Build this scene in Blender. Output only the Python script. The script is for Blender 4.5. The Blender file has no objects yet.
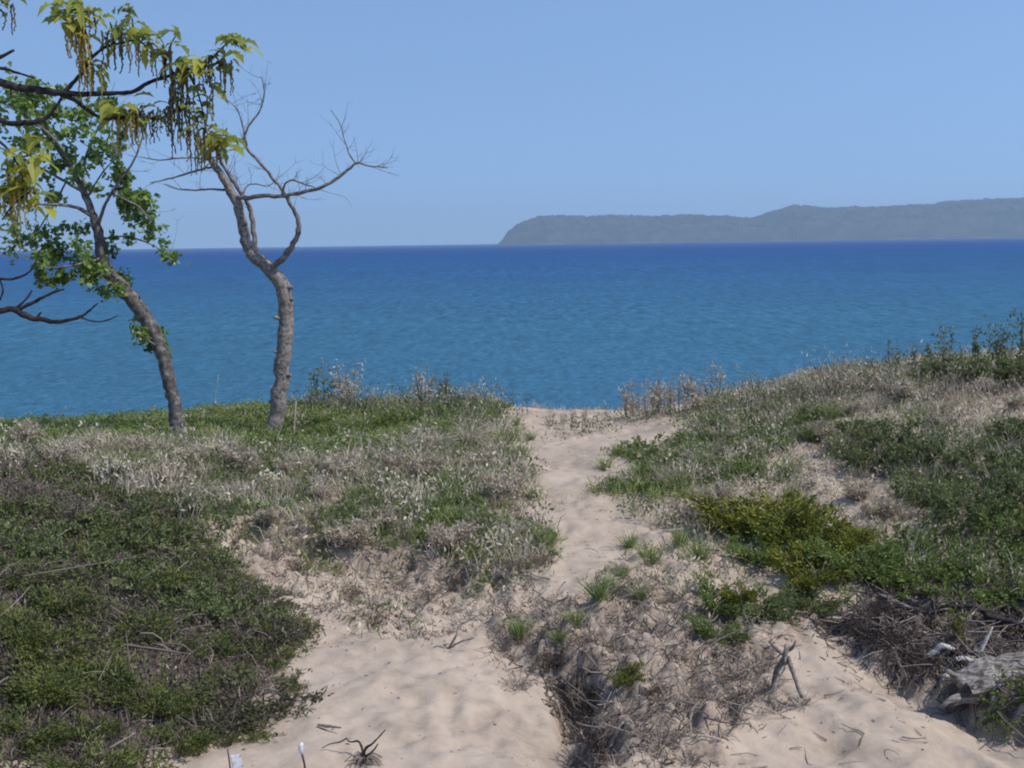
import bpy, math
import numpy as np
from mathutils import Matrix, Vector

RNG = np.random.default_rng(11)
scene = bpy.context.scene
COL = scene.collection
R = math.radians

# ------------------------------------------------------------------ camera
F = 1300.0
CZ = 13.0
PITCH = math.atan(141.5 / F)
ROLL = R(0.80)
fw = np.array([0, math.cos(PITCH), -math.sin(PITCH)])
r0 = np.array([1.0, 0, 0]); u0 = np.array([0, math.sin(PITCH), math.cos(PITCH)])
rt = math.cos(ROLL) * r0 - math.sin(ROLL) * u0
up = math.cos(ROLL) * u0 + math.sin(ROLL) * r0
CAM = np.array([0, 0, CZ])

def at(px, py, d):
    """world point at forward distance d (metres along +Y) seen at a photo position"""
    v = fw + (px - 512) / F * rt + (384 - py) / F * up
    return CAM + v * (d / v[1])

def project(P):
    v = P - CAM
    c = np.maximum(v @ fw, 1e-3)
    return 512 + F * (v @ rt) / c, 384 - F * (v @ up) / c

cam_d = bpy.data.cameras.new("camera")
cam = bpy.data.objects.new("camera", cam_d); COL.objects.link(cam)
m = Matrix.Identity(4)
for i in range(3):
    m[i][0] = rt[i]; m[i][1] = up[i]; m[i][2] = -fw[i]; m[i][3] = CAM[i]
cam.matrix_world = m
cam_d.sensor_width = 36; cam_d.lens = 36 * F / 1024
cam_d.clip_start = 0.05; cam_d.clip_end = 40000
scene.camera = cam

# ------------------------------------------------------------------ noise
def _hash(ix, iy, s):
    h = (ix.astype(np.int64) * 374761393 + iy.astype(np.int64) * 668265263 + s * 974634541) & 0x7fffffff
    h = ((h ^ (h >> 13)) * 1274126177) & 0x7fffffff
    return ((h ^ (h >> 16)) & 0xffff) / 65535.0

def vnoise(x, y, s=0):
    ix = np.floor(x); iy = np.floor(y); fx = x - ix; fy = y - iy
    fx = fx * fx * (3 - 2 * fx); fy = fy * fy * (3 - 2 * fy)
    a = _hash(ix, iy, s); b = _hash(ix + 1, iy, s); c = _hash(ix, iy + 1, s); d = _hash(ix + 1, iy + 1, s)
    return (a * (1 - fx) + b * fx) * (1 - fy) + (c * (1 - fx) + d * fx) * fy - 0.5

def fbm(x, y, s=0, n=4):
    t = 0; a = 1.0
    for k in range(n):
        t = t + a * vnoise(x * 2 ** k + 17.3 * k, y * 2 ** k - 9.1 * k, s + k); a *= 0.5
    return t

def sstep(a, b, t):
    u = np.clip((t - a) / (b - a), 0, 1)
    return u * u * (3 - 2 * u)

# ------------------------------------------------------------------ mesh builder
class MB:
    def __init__(s):
        s.v = []; s.t = []; s.q = []; s.tint = []; s.n = 0
    def add(s, v, tris=None, quads=None, tint=0.5):
        v = np.asarray(v, float).reshape(-1, 3)
        if tris is not None and len(tris): s.t.append(np.asarray(tris, np.int64).reshape(-1, 3) + s.n)
        if quads is not None and len(quads): s.q.append(np.asarray(quads, np.int64).reshape(-1, 4) + s.n)
        s.v.append(v)
        s.tint.append(np.broadcast_to(np.asarray(tint, float), (len(v),)).copy() if np.ndim(tint) < 2 else np.ravel(tint))
        s.n += len(v)
    def tube(s, pts, rad, sides=6, tint=0.5, rough=0.0, cap=True):
        pts = np.asarray(pts, float); k = len(pts)
        rad = np.broadcast_to(np.asarray(rad, float), (k,))
        tg = np.gradient(pts, axis=0); tg /= np.linalg.norm(tg, axis=1)[:, None] + 1e-9
        ref = np.array([0.31, 0.11, 0.94]) if abs(tg[0][2]) < 0.8 else np.array([0.93, 0.2, 0.1])
        a = np.empty_like(tg); a[0] = np.cross(tg[0], ref); a[0] /= np.linalg.norm(a[0]) + 1e-9
        for i in range(1, k):
            q = a[i - 1] - tg[i] * (a[i - 1] @ tg[i]); a[i] = q / (np.linalg.norm(q) + 1e-9)
        b = np.cross(tg, a)
        th = np.arange(sides) / sides * 2 * math.pi
        rr = rad[:, None] * (1 + rough * (RNG.random((k, sides)) - 0.5))
        V = pts[:, None, :] + rr[..., None] * (np.cos(th)[None, :, None] * a[:, None, :] + np.sin(th)[None, :, None] * b[:, None, :])
        i = np.arange(k - 1)[:, None] * sides; j = np.arange(sides)[None, :]; j2 = (j + 1) % sides
        Q = np.stack([i + j, i + j2, i + sides + j2, i + sides + j], -1).reshape(-1, 4)
        V = V.reshape(-1, 3); T = None
        if cap:
            n0 = len(V); V = np.vstack([V, pts[0], pts[-1]]); jj = np.arange(sides); o = (k - 1) * sides
            T = np.vstack([np.stack([np.full(sides, n0), (jj + 1) % sides, jj], 1),
                           np.stack([np.full(sides, n0 + 1), o + jj, o + (jj + 1) % sides], 1)])
        s.add(V, T, Q, tint)
    def leaves(s, P, D, L, W, tint, fold=0.25, N=None):
        """pointed folded leaf: base, two sides, tip (two triangles)"""
        n = len(P); D = D / (np.linalg.norm(D, axis=1)[:, None] + 1e-9)
        if N is None: N = RNG.normal(size=(n, 3)) + np.array([0, 0, 0.6])
        S = np.cross(D, N); S /= np.linalg.norm(S, axis=1)[:, None] + 1e-9
        N = np.cross(S, D)
        L = np.broadcast_to(L, (n,))[:, None]; W = np.broadcast_to(W, (n,))[:, None]
        mid = P + D * L * 0.45 + N * W * fold
        V = np.stack([P, mid + S * W * 0.5, P + D * L, mid - S * W * 0.5], 1).reshape(-1, 3)
        b = np.arange(n)[:, None] * 4
        T = np.concatenate([b + np.array([[0, 1, 2]]), b + np.array([[0, 2, 3]])], 1).reshape(-1, 3)
        s.add(V, T, None, np.repeat(np.broadcast_to(tint, (n,)), 4))
    def blades(s, P, D, L, W, tint, droop=0.35):
        """grass blade of two segments that bends over"""
        n = len(P); D = D / (np.linalg.norm(D, axis=1)[:, None] + 1e-9)
        S = np.cross(D, RNG.normal(size=(n, 3))); S /= np.linalg.norm(S, axis=1)[:, None] + 1e-9
        L = np.broadcast_to(L, (n,))[:, None]; W = np.broadcast_to(W, (n,))[:, None]
        H = D * np.array([1, 1, 0.0]); H = H / (np.linalg.norm(H, axis=1)[:, None] + 1e-6)
        M = P + D * L * 0.55
        D2 = D + (H - np.array([0, 0, 0.6])) * droop * RNG.random((n, 1)) * 2
        D2 /= np.linalg.norm(D2, axis=1)[:, None] + 1e-9
        V = np.stack([P - S * W / 2, P + S * W / 2, M + S * W * 0.4, M - S * W * 0.4, M + D2 * L * 0.45], 1).reshape(-1, 3)
        b = np.arange(n)[:, None] * 5
        s.add(V, b + np.array([[3, 2, 4]]), b + np.array([[0, 1, 2, 3]]), np.repeat(np.broadcast_to(tint, (n,)), 5))
    def mesh(s, name, mat, smooth=False):
        me = bpy.data.meshes.new(name)
        if s.n:
            V = np.vstack(s.v)
            T = np.vstack(s.t) if s.t else np.zeros((0, 3), np.int64)
            Q = np.vstack(s.q) if s.q else np.zeros((0, 4), np.int64)
            li = np.concatenate([T.ravel(), Q.ravel()]).astype(np.int32)
            st = np.concatenate([np.arange(len(T)) * 3, len(T) * 3 + np.arange(len(Q)) * 4]).astype(np.int32)
            me.vertices.add(len(V)); me.vertices.foreach_set("co", V.astype(np.float32).ravel())
            me.loops.add(len(li)); me.loops.foreach_set("vertex_index", li)
            me.polygons.add(len(st)); me.polygons.foreach_set("loop_start", st)
            me.update(calc_edges=True); me.validate()
            at_ = me.attributes.new("tint", 'FLOAT', 'POINT')
            at_.data.foreach_set("value", np.concatenate(s.tint).astype(np.float32))
            me.polygons.foreach_set("use_smooth", np.full(len(me.polygons), smooth))
        me.materials.append(mat)
        return me
    def build(s, name, mat, parent=None, smooth=False):
        return link(name, s.mesh(name, mat, smooth), parent)

def link(name, me, parent=None, loc=None):
    o = bpy.data.objects.new(name, me); COL.objects.link(o)
    if parent is not None: o.parent = parent
    if loc is not None: o.location = loc
    return o

def tag(o, label=None, cat=None, group=None, kind=None):
    if label: o["label"] = label
    if cat: o["category"] = cat
    if group: o["group"] = group
    if kind: o["kind"] = kind
    return o

def empty(name, loc, rz=0.0, sc=1.0):
    o = bpy.data.objects.new(name, None); COL.objects.link(o)
    o.location = loc; o.rotation_euler = (0, 0, rz); o.scale = (sc, sc, sc) if np.ndim(sc) == 0 else sc
    o.empty_display_size = 0.1
    return o

def copy_tree(o, parent=None):
    c = o.copy(); COL.objects.link(c)
    if parent is not None:
        c.parent = parent; c.matrix_parent_inverse = o.matrix_parent_inverse
    for ch in o.children: copy_tree(ch, c)
    return c

# ------------------------------------------------------------------ materials
def newmat(name):
    mt = bpy.data.materials.new(name); mt.use_nodes = True
    nt = mt.node_tree; b = nt.nodes["Principled BSDF"]
    return mt, nt, b

def nd(nt, typ, **kw):
    n = nt.nodes.new(typ)
    for k, v in kw.items(): setattr(n, k, v)
    return n

def ramp(nt, cols):
    r = nt.nodes.new("ShaderNodeValToRGB"); e = r.color_ramp.elements
    while len(e) < len(cols): e.new(0.5)
    for i, c in enumerate(cols):
        p = i / (len(cols) - 1)
        if len(c) == 4: p = c[3]
        e[i].position = p; e[i].color = (c[0], c[1], c[2], 1)
    return r

def leaf_mat(name, cols, trans=0.3, rough=0.55):
    mt, nt, b = newmat(name)
    a = nd(nt, "ShaderNodeAttribute", attribute_name="tint")
    r = ramp(nt, cols); nt.links.new(a.outputs["Fac"], r.inputs[0])
    nt.links.new(r.outputs[0], b.inputs["Base Color"])
    b.inputs["Roughness"].default_value = rough
    b.inputs["Specular IOR Level"].default_value = 0.3
    if trans > 0:
        t = nd(nt, "ShaderNodeBsdfTranslucent"); nt.links.new(r.outputs[0], t.inputs[0])
        mx = nd(nt, "ShaderNodeMixShader"); mx.inputs[0].default_value = trans
        nt.links.new(b.outputs[0], mx.inputs[1]); nt.links.new(t.outputs[0], mx.inputs[2])
        nt.links.new(mx.outputs[0], nt.nodes["Material Output"].inputs[0])
    return mt

def bark_mat(name, cols, scale=(30, 30, 8), bump=0.5, dist=0.01):
    mt, nt, b = newmat(name)
    tc = nd(nt, "ShaderNodeTexCoord"); mp = nd(nt, "ShaderNodeMapping"); mp.inputs["Scale"].default_value = scale
    nt.links.new(tc.outputs["Object"], mp.inputs[0])
    n = nd(nt, "ShaderNodeTexNoise"); n.inputs["Scale"].default_value = 1.0; n.inputs["Detail"].default_value = 6; n.inputs["Roughness"].default_value = 0.65
    nt.links.new(mp.outputs[0], n.inputs["Vector"])
    r = ramp(nt, [(*c, 0.33 + 0.34 * i / (len(cols) - 1)) for i, c in enumerate(cols)])
    nt.links.new(n.outputs["Fac"], r.inputs[0])
    nt.links.new(r.outputs[0], b.inputs["Base Color"])
    b.inputs["Roughness"].default_value = 0.9; b.inputs["Specular IOR Level"].default_value = 0.15
    bp = nd(nt, "ShaderNodeBump"); bp.inputs["Strength"].default_value = bump; bp.inputs["Distance"].default_value = dist
    nt.links.new(n.outputs["Fac"], bp.inputs["Height"]); nt.links.new(bp.outputs[0], b.inputs["Normal"])
    return mt

M = {}
M['juniper'] = leaf_mat("juniper_foliage", [(0.05, 0.062, 0.024), (0.105, 0.13, 0.03), (0.19, 0.21, 0.05), (0.17, 0.13, 0.08)], 0.28)
M['juniper_brown'] = leaf_mat("browned_juniper_foliage", [(0.055, 0.05, 0.038), (0.11, 0.10, 0.06), (0.15, 0.15, 0.06), (0.23, 0.19, 0.14)], 0.2)
M['juniper_gold'] = leaf_mat("golden_juniper_foliage", [(0.065, 0.095, 0.017), (0.18, 0.19, 0.024), (0.37, 0.32, 0.04)], 0.3)
M['green'] = leaf_mat("green_foliage", [(0.085, 0.115, 0.028), (0.175, 0.235, 0.055), (0.30, 0.36, 0.11)], 0.35)
M['dullgreen'] = leaf_mat("dull_green_foliage", [(0.085, 0.10, 0.04), (0.175, 0.205, 0.075), (0.31, 0.335, 0.15)], 0.35)
M['grass'] = leaf_mat("grass", [(0.09, 0.13, 0.035), (0.20, 0.27, 0.07), (0.33, 0.37, 0.14), (0.50, 0.43, 0.26)], 0.35)
M['greygreen'] = leaf_mat("grey_green_foliage", [(0.115, 0.13, 0.06), (0.22, 0.235, 0.12), (0.37, 0.365, 0.22)], 0.3)
M['straw'] = leaf_mat("dry_straw", [(0.28, 0.23, 0.165), (0.54, 0.455, 0.34), (0.80, 0.71, 0.56)], 0.3, 0.7)
M['twig'] = leaf_mat("dead_twig", [(0.085, 0.066, 0.055), (0.195, 0.155, 0.13), (0.37, 0.31, 0.265)], 0.0, 0.9)
M['rust'] = leaf_mat("rusty_dead_foliage", [(0.10, 0.062, 0.05), (0.20, 0.125, 0.09), (0.30, 0.215, 0.155)], 0.1, 0.8)
M['dead_and_shade'] = leaf_mat("dead_and_shade_foliage", [(0.022, 0.017, 0.016), (0.055, 0.043, 0.038), (0.12, 0.092, 0.078)], 0.0, 0.9)  # near-black dead growth; also stands in for shade in the bank hollows
M['cottonwood'] = leaf_mat("cottonwood_leaf", [(0.07, 0.12, 0.03), (0.16, 0.25, 0.05), (0.36, 0.45, 0.13)], 0.45, 0.35)
M['oak_leaf'] = leaf_mat("young_oak_leaf", [(0.13, 0.16, 0.06), (0.27, 0.31, 0.07), (0.50, 0.50, 0.08)], 0.55, 0.45)
M['catkin'] = leaf_mat("oak_catkin", [(0.10, 0.09, 0.055), (0.26, 0.21, 0.07), (0.52, 0.39, 0.07)], 0.2, 0.8)
M['oak_bark'] = bark_mat("oak_bark", [(0.012, 0.011, 0.012), (0.03, 0.026, 0.026), (0.06, 0.05, 0.05)], (60, 60, 60), 0.5, 0.003)
M['bark'] = bark_mat("cottonwood_bark", [(0.07, 0.056, 0.05), (0.22, 0.19, 0.165), (0.36, 0.325, 0.285)], (16, 16, 15), 0.9, 0.03)
M['bark_dark'] = bark_mat("leaning_tree_bark", [(0.04, 0.034, 0.031), (0.115, 0.10, 0.09), (0.27, 0.245, 0.22)], (10, 10, 9), 0.6, 0.03)
M['limb_bark'] = bark_mat("grey_limb_bark", [(0.075, 0.064, 0.06), (0.17, 0.148, 0.135), (0.31, 0.28, 0.255)], (14, 14, 14), 0.5, 0.01)
M['grey_wood'] = bark_mat("weathered_wood", [(0.05, 0.04, 0.035), (0.21, 0.185, 0.165), (0.46, 0.42, 0.38)], (4, 38, 38), 1.0, 0.02)
M['pale_wood'] = bark_mat("bleached_wood", [(0.3, 0.27, 0.24), (0.5, 0.46, 0.42), (0.62, 0.58, 0.55)], (30, 30, 30), 0.4, 0.004)
M['dark_wood'] = bark_mat("dark_dead_wood", [(0.02, 0.017, 0.016), (0.05, 0.042, 0.04), (0.10, 0.085, 0.08)], (30, 30, 30), 0.6, 0.006)
mt, nt, b = newmat("weathered_white_paint")
tc = nd(nt, "ShaderNodeTexCoord"); n1 = nd(nt, "ShaderNodeTexNoise"); n1.inputs["Scale"].default_value = 30; n1.inputs["Detail"].default_value = 6; nt.links.new(tc.outputs["Object"], n1.inputs["Vector"])
r_ = ramp(nt, [(0.30, 0.27, 0.25, .36), (0.60, 0.61, 0.66, .46), (0.68, 0.70, 0.77, .6)]); nt.links.new(n1.outputs["Fac"], r_.inputs[0]); nt.links.new(r_.outputs[0], b.inputs["Base Color"]); b.inputs["Roughness"].default_value = 0.6
M['white'] = mt

# ------------------------------------------------------------------ terrain
CTRL = [  # photo x, photo y, distance
 (420,768,9.6),(300,768,9.5),(520,768,9.7),(420,700,10.9),(420,640,12.4),(330,660,11.9),(500,600,13.8),(575,580,14.4),
 (560,530,16),(560,500,17.2),(565,462,19.5),(590,435,21.5),(600,421,23),(530,425,22.5),(560,427,22.6),(690,416,22.5),(640,418,22.8),
 (0,427,24),(100,422,24.5),(175,434,22.5),(272,434,22.5),(175,416,25),(272,411,25),(350,408,25),(430,406,25),(490,410,24),
 (400,450,19.5),(400,500,17),(400,545,15.6),(400,600,13.9),(250,500,17),(250,545,15.4),(280,600,13.7),(500,520,16.5),(490,450,19.8),
 (120,480,17.5),(0,460,18.5),(100,560,14),(200,600,13),(0,560,13),(0,650,10.8),(100,680,10.8),(200,700,10.9),(0,768,9),(120,768,9.3),(230,768,9.5),
 (520,610,13.5),(600,600,13.6),(650,640,12.4),(700,700,11.2),(640,768,9.9),(700,768,9.9),(620,560,14.9),(650,500,17.2),(650,450,19.6),
 (700,560,14.9),(700,480,18),(750,430,20),(760,397,22.5),(850,378,22.5),(950,372,22),(1024,368,21.5),(1024,400,19.5),(900,430,19),
 (1024,450,17.5),(800,500,17),(900,500,16.4),(1024,500,16),(800,560,15),(900,560,14.7),(1024,560,14.4),(800,620,13.2),(900,600,13.8),
 (1024,590,13.9),(850,690,11.7),(930,712,11.2),(1024,752,10.5),(1024,660,12.5),(950,640,12.8),(760,700,11.2),(850,768,10.1),(1024,768,10.2),(780,650,12.4)]
WCTRL = []
for x in (-30, -15, 0, 15, 30):
    rise = 0.9 if x > 8 else 0
    WCTRL += [(x, 29, -4.6 + rise), (x, 36, -8.2), (x, 48, -13.2), (x, 62, -15.5)]
for x in (-28, -16):
    WCTRL += [(x, 22, -3.3), (x, 13, -2.8), (x, 7, -2.6)]
for x in (16, 28):
    WCTRL += [(x, 21, -1.6), (x, 14, -3.0), (x, 8, -3.3)]
for x in (-16, -5, 0, 5, 16):
    WCTRL += [(x, 5, -2.75), (x, 0, -1.65), (x, -8, -1.5), (x, -30, -2.0)]

def poly_sd(x, y, line):
    """signed distance to a polyline (positive on its left) and arc position 0..1"""
    best = np.full(np.shape(x), 1e9); sg = np.zeros(np.shape(x)); arc = np.zeros(np.shape(x))
    L = np.r_[0, np.cumsum(np.hypot(*np.diff(line, axis=0).T))]
    for i in range(len(line) - 1):
        a = line[i]; d = line[i + 1] - a; l2 = d @ d
        t = np.clip(((x - a[0]) * d[0] + (y - a[1]) * d[1]) / l2, 0, 1)
        dx = x - a[0] - t * d[0]; dy = y - a[1] - t * d[1]; ds = np.hypot(dx, dy)
        cr = d[0] * (y - a[1]) - d[1] * (x - a[0])
        mk = ds < best
        best = np.where(mk, ds, best); sg = np.where(mk, np.sign(cr), sg); arc = np.where(mk, (L[i] + t * (L[i + 1] - L[i])) / L[-1], arc)
    return best * sg, arc

EDGE_A = np.array([at(*p)[:2] for p in [(470,606,13.6),(505,628,13.0),(548,652,12.3),(572,690,11.5),(600,740,10.7),(606,800,9.8)]])
EDGE_B = np.array([at(*p)[:2] for p in [(760,640,12.7),(800,628,13.1),(840,642,12.8),(882,660,12.5),(930,686,11.9),(985,722,11.2),(1070,760,10.5)]])
EDGE_C = np.array([at(*p)[:2] for p in [(180,540,15.3),(260,536,15.6),(330,545,15.4),(400,556,15.2),(470,566,15.0),(535,588,14.3)]])

PITS = [(*at(884, 630, 13.2)[:2], .30, .24, .18), (*at(580, 700, 11.4)[:2], .30, .20, .4), (*at(830, 636, 13.05)[:2], .14, .16, .12), (*at(575, 735, 10.9)[:2], .2, .16, .3)]
def steps(x, y):
    wob = 0.26 * fbm(x * 1.9, y * 1.9, 31, 3) + 0.10 * fbm(x * 7, y * 7, 37, 2)
    # A: island bank, high on the left of the line walked towards the camera = viewer's right
    sd, ar = poly_sd(x, y, EDGE_A)
    sd = sd + wob
    A = 0.52 * (0.8 + 0.8 * vnoise(x * 1.4, y * 1.4, 41)) * sstep(-0.20, 0.22, sd) * np.exp(-(np.maximum(sd, 0) / 1.5) ** 2) * (1 - sstep(12.2, 13.5, y)) * sstep(9.0, 9.8, y)
    # B: right bank, high beyond the line
    sd, ar = poly_sd(x, y, EDGE_B)
    sd = sd + wob * 1.2
    B = -0.42 * (0.85 + 0.7 * vnoise(x * 1.2, y * 1.2, 43)) * (1 - sstep(-0.16, 0.16, sd)) * np.exp(-(np.minimum(sd, 0) / 1.7) ** 2) * sstep(2.9, 4.0, x) * (1 - sstep(4.5, 6.0, x))
    sd, ar = poly_sd(x, y, EDGE_C)
    sd = sd + wob * 1.5
    Cc = -0.30 * (1 - sstep(-0.16, 0.12, sd)) * np.exp(-(np.minimum(sd, 0) / 1.0) ** 2) * sstep(0.0, 0.15, ar) * (1 - sstep(0.85, 1, ar))
    pit = 0
    for (a_, c_, dp_, w_, v_) in PITS: pit = pit - dp_ * np.exp(-(((x - a_) / w_) ** 2 + ((y - c_) / v_) ** 2) ** 2)
    return A + B + Cc + pit

cp = [at(*p) for p in CTRL]
cx = np.array([p[0] for p in cp] + [w[0] for w in WCTRL]); cy = np.array([p[1] for p in cp] + [w[1] for w in WCTRL])
cz = np.array([p[2] - CZ for p in cp] + [w[2] for w in WCTRL]) - np.r_[steps(cx[:len(cp)], cy[:len(cp)]), np.zeros(len(WCTRL))]
def _U(r2): return 0.5 * r2 * np.log(r2 + 1e-9)
n = len(cx)
K = _U((cx[:, None] - cx) ** 2 + (cy[:, None] - cy) ** 2) + np.eye(n) * 0.25
P_ = np.stack([np.ones(n), cx, cy], 1)
A_ = np.block([[K, P_], [P_.T, np.zeros((3, 3))]])
TW = np.linalg.solve(A_, np.r_[cz, 0, 0, 0])

def base_h(x, y):
    sh = np.shape(x); x = np.clip(np.ravel(x), -30, 30); y = np.clip(np.ravel(y), -30, 62)
    out = np.empty(len(x))
    for i in range(0, len(x), 20000):
        a = x[i:i + 20000]; c = y[i:i + 20000]
        out[i:i + 20000] = _U((a[:, None] - cx) ** 2 + (c[:, None] - cy) ** 2) @ TW[:n] + TW[n] + TW[n + 1] * a + TW[n + 2] * c
    return out.reshape(sh)

def inpoly(px, py, poly):
    poly = np.asarray(poly, float); r = np.zeros(np.shape(px), bool)
    for i in range(len(poly)):
        x1, y1 = poly[i]; x2, y2 = poly[i - 1]
        if y1 == y2: continue
        c = ((y1 > py) != (y2 > py)) & (px < (x2 - x1) * (py - y1) / (y2 - y1) + x1)
        r ^= c
    return r

# areas of the dune, laid out from the photo and carried by the ground itself
AREA = {
 'green_crest': [(-320,432),(0,428),(60,420),(170,412),(270,405),(330,396),(420,393),(490,400),(508,414),(470,432),(400,448),(330,456),(200,452),(90,446),(0,450),(-320,455)],
 'green_streak': [(340,470),(440,470),(540,530),(545,560),(470,560),(400,545),(330,520)],
 'grey_slope': [(-320,425),(0,432),(60,440),(160,446),(330,452),(508,424),(522,450),(528,500),(548,560),(500,585),(350,572),(220,545),(130,500),(60,462),(0,460),(-320,460)],
 'juniper_slope': [(-320,450),(40,456),(110,475),(175,520),(225,575),(275,614),(292,645),(278,692),(235,730),(190,745),(130,775),(-320,775)],
 'left_bank': [(200,535),(350,560),(500,580),(560,585),(510,612),(440,632),(390,645),(320,615),(250,590)],
 'island': [(492,622),(560,596),(640,575),(700,600),(800,628),(760,700),(700,775),(608,775),(585,735),(560,690),(500,650)],
 'island_back': [(600,560),(640,540),(720,540),(760,600),(800,625),(700,625),(600,610)],
 'right_hill': [(622,476),(655,452),(700,432),(716,402),(760,386),(860,366),(1340,345),(1340,590),(870,592),(760,560),(690,540),(640,515),(598,495)],
 'right_sand': [(905,378),(1340,372),(1340,440),(1000,440),(940,410)],
 'right_sand_low': [(840,460),(880,480),(925,525),(905,550),(850,525),(800,470)],
 'right_green': [(720,400),(800,400),(860,440),(940,430),(1340,440),(1340,592),(880,592),(925,555),(940,520),(880,470),(800,455),(700,450),(690,430)],
 'right_bank': [(800,618),(860,596),(930,590),(1340,585),(1340,690),(985,700),(930,672),(880,655),(850,640)],
 'gully': [(560,700),(700,650),(800,630),(900,670),(960,720),(900,775),(680,775)],
 'path_edge': [(500,418),(560,405),(700,402),(700,425),(640,440),(560,420)],
}

def noise_h(x, y):
    return 0.10 * fbm(x * 0.7, y * 0.7, 3, 3) + 0.05 * fbm(x * 3.1, y * 3.1, 5, 4)

def axis(lo, hi, f0, f1, step, grow=1.18):
    c = list(np.arange(f0, f1 + 1e-6, step)); s = step
    while c[-1] < hi: s *= grow; c.append(min(c[-1] + s, hi))
    s = step
    while c[0] > lo: s *= grow; c.insert(0, max(c[0] - s, lo))
    return np.array(c)
GX = axis(-70, 70, -11.5, 11.5, 0.045); GY = axis(-45, 75, 8.6, 27, 0.045)
XX, YY = np.meshgrid(GX, GY)
ZB = base_h(XX, YY) + steps(XX, YY) + CZ
px0, py0 = project(np.stack([XX, YY, ZB], -1).reshape(-1, 3))
px0 = px0.reshape(XX.shape); py0 = py0.reshape(XX.shape)
jx = px0 + 40 * fbm(XX * 1.7, YY * 1.7, 51, 4); jy = py0 + 22 * fbm(XX * 1.7, YY * 1.7, 57, 3)
cov = np.zeros(XX.shape)
for k_, w_ in [('green_crest', .75), ('green_streak', .7), ('grey_slope', .34), ('juniper_slope', .8), ('left_bank', .2), ('island', .38), ('island_back', .2), ('right_hill', .26), ('right_green', .5), ('right_bank', .75)]:
    cov = np.maximum(cov, w_ * inpoly(jx, jy, AREA[k_]))
for k_, w_ in [('right_sand', .15), ('right_sand_low', .15)]:
    cov = np.where(inpoly(jx, jy, AREA[k_]), w_, cov)
outside = (XX < -10) | (XX > 10) | (YY > 26)
cov = np.where(outside & (YY > 4), 0.5, cov)
def blur(a, k):
    for _ in range(k):
        a = (np.roll(a, 1, 0) + a + np.roll(a, -1, 0)) / 3; a = (np.roll(a, 1, 1) + a + np.roll(a, -1, 1)) / 3
    return a
cov_s = blur(cov, 9)
bank = blur(np.maximum.reduce([inpoly(jx, jy, AREA[q]) * 1.0 for q in ('left_bank', 'island', 'island_back', 'right_bank')]), 7)
lump = fbm(XX * 5.5, YY * 5.5, 71, 4)
# footprints and small scoops in the loose sand of the path
al_ = XX * .29 - YY * .96; pe_ = XX * .96 + YY * .29
gul = blur(inpoly(px0, py0, [(690,650),(800,630),(900,665),(1000,735),(1340,790),(660,790)]) * 1.0, 8)
ZZ = ZB + gul * (0.07 * fbm(pe_ * 4.5, al_ * .8, 87, 3) + 0.03 * fbm(XX * 9, YY * 9, 88, 2)) + noise_h(XX, YY) + (cov_s * 0.11 + bank * 0.19) * lump + (1 - cov_s) * 0.014 * fbm(XX * 5, YY * 5, 81, 4) + bank * .05 * fbm(XX * 13, YY * 13, 83, 2)
for i in range(260):
    a, c = RNG.uniform(380, 640), RNG.uniform(415, 760)
    d = np.interp(c, [415, 460, 500, 530, 580, 640, 700, 768], [23, 19.5, 17.2, 16, 14.4, 12.4, 10.9, 9.6])
    q = at(a, c, d); i0 = np.searchsorted(GX, q[0]); j0 = np.searchsorted(GY, q[1]); w = 7
    sl = (slice(max(j0 - w, 0), j0 + w), slice(max(i0 - w, 0), i0 + w))
    if cov_s[min(j0, len(GY) - 1), min(i0, len(GX) - 1)] > 0.1: continue
    rr = np.hypot((XX[sl] - q[0]) / RNG.uniform(.07, .13), (YY[sl] - q[1]) / RNG.uniform(.1, .18))
    ZZ[sl] += -0.013 * np.exp(-rr ** 2) + 0.008 * np.exp(-((rr - 1.5) / 0.5) ** 2)

for i in range(420):
    a, c = RNG.uniform(330, 640), RNG.uniform(430, 765)
    d = np.interp(c, [415, 460, 500, 530, 580, 640, 700, 768], [23, 19.5, 17.2, 16, 14.4, 12.4, 10.9, 9.6])
    q = at(a, c, d); i0 = np.searchsorted(GX, q[0]); j0 = np.searchsorted(GY, q[1]); w = 4
    sl = (slice(max(j0 - w, 0), j0 + w), slice(max(i0 - w, 0), i0 + w))
    if cov_s[min(j0, len(GY) - 1), min(i0, len(GX) - 1)] > 0.12: continue
    rr = np.hypot((XX[sl] - q[0]) / RNG.uniform(.045, .07), (YY[sl] - q[1]) / RNG.uniform(.07, .12))
    ZZ[sl] += -0.016 * np.exp(-rr ** 4)

def ground_z(x, y):
    x = np.clip(x, GX[0], GX[-1] - 1e-6); y = np.clip(y, GY[0], GY[-1] - 1e-6)
    i = np.clip(np.searchsorted(GX, x, side='right') - 1, 0, len(GX) - 2); j = np.clip(np.searchsorted(GY, y, side='right') - 1, 0, len(GY) - 2)
    fx = (x - GX[i]) / (GX[i + 1] - GX[i]); fy = (y - GY[j]) / (GY[j + 1] - GY[j])
    return (ZZ[j, i] * (1 - fx) + ZZ[j, i + 1] * fx) * (1 - fy) + (ZZ[j + 1, i] * (1 - fx) + ZZ[j + 1, i + 1] * fx) * fy

def on_ground(px, py):
    """first point of the ground along the sight line of a photo position"""
    d = np.arange(8.0, 40, 0.02)
    v = fw + (px - 512) / F * rt + (384 - py) / F * up
    Q = CAM + v * (d / v[1])[:, None]
    h = ground_z(Q[:, 0], Q[:, 1]) - Q[:, 2]
    k = np.argmax(h >= 0)
    if h[k] < 0: k = int(np.argmax(h))
    return np.array([Q[k, 0], Q[k, 1], ground_z(Q[k, 0], Q[k, 1])])

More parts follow.
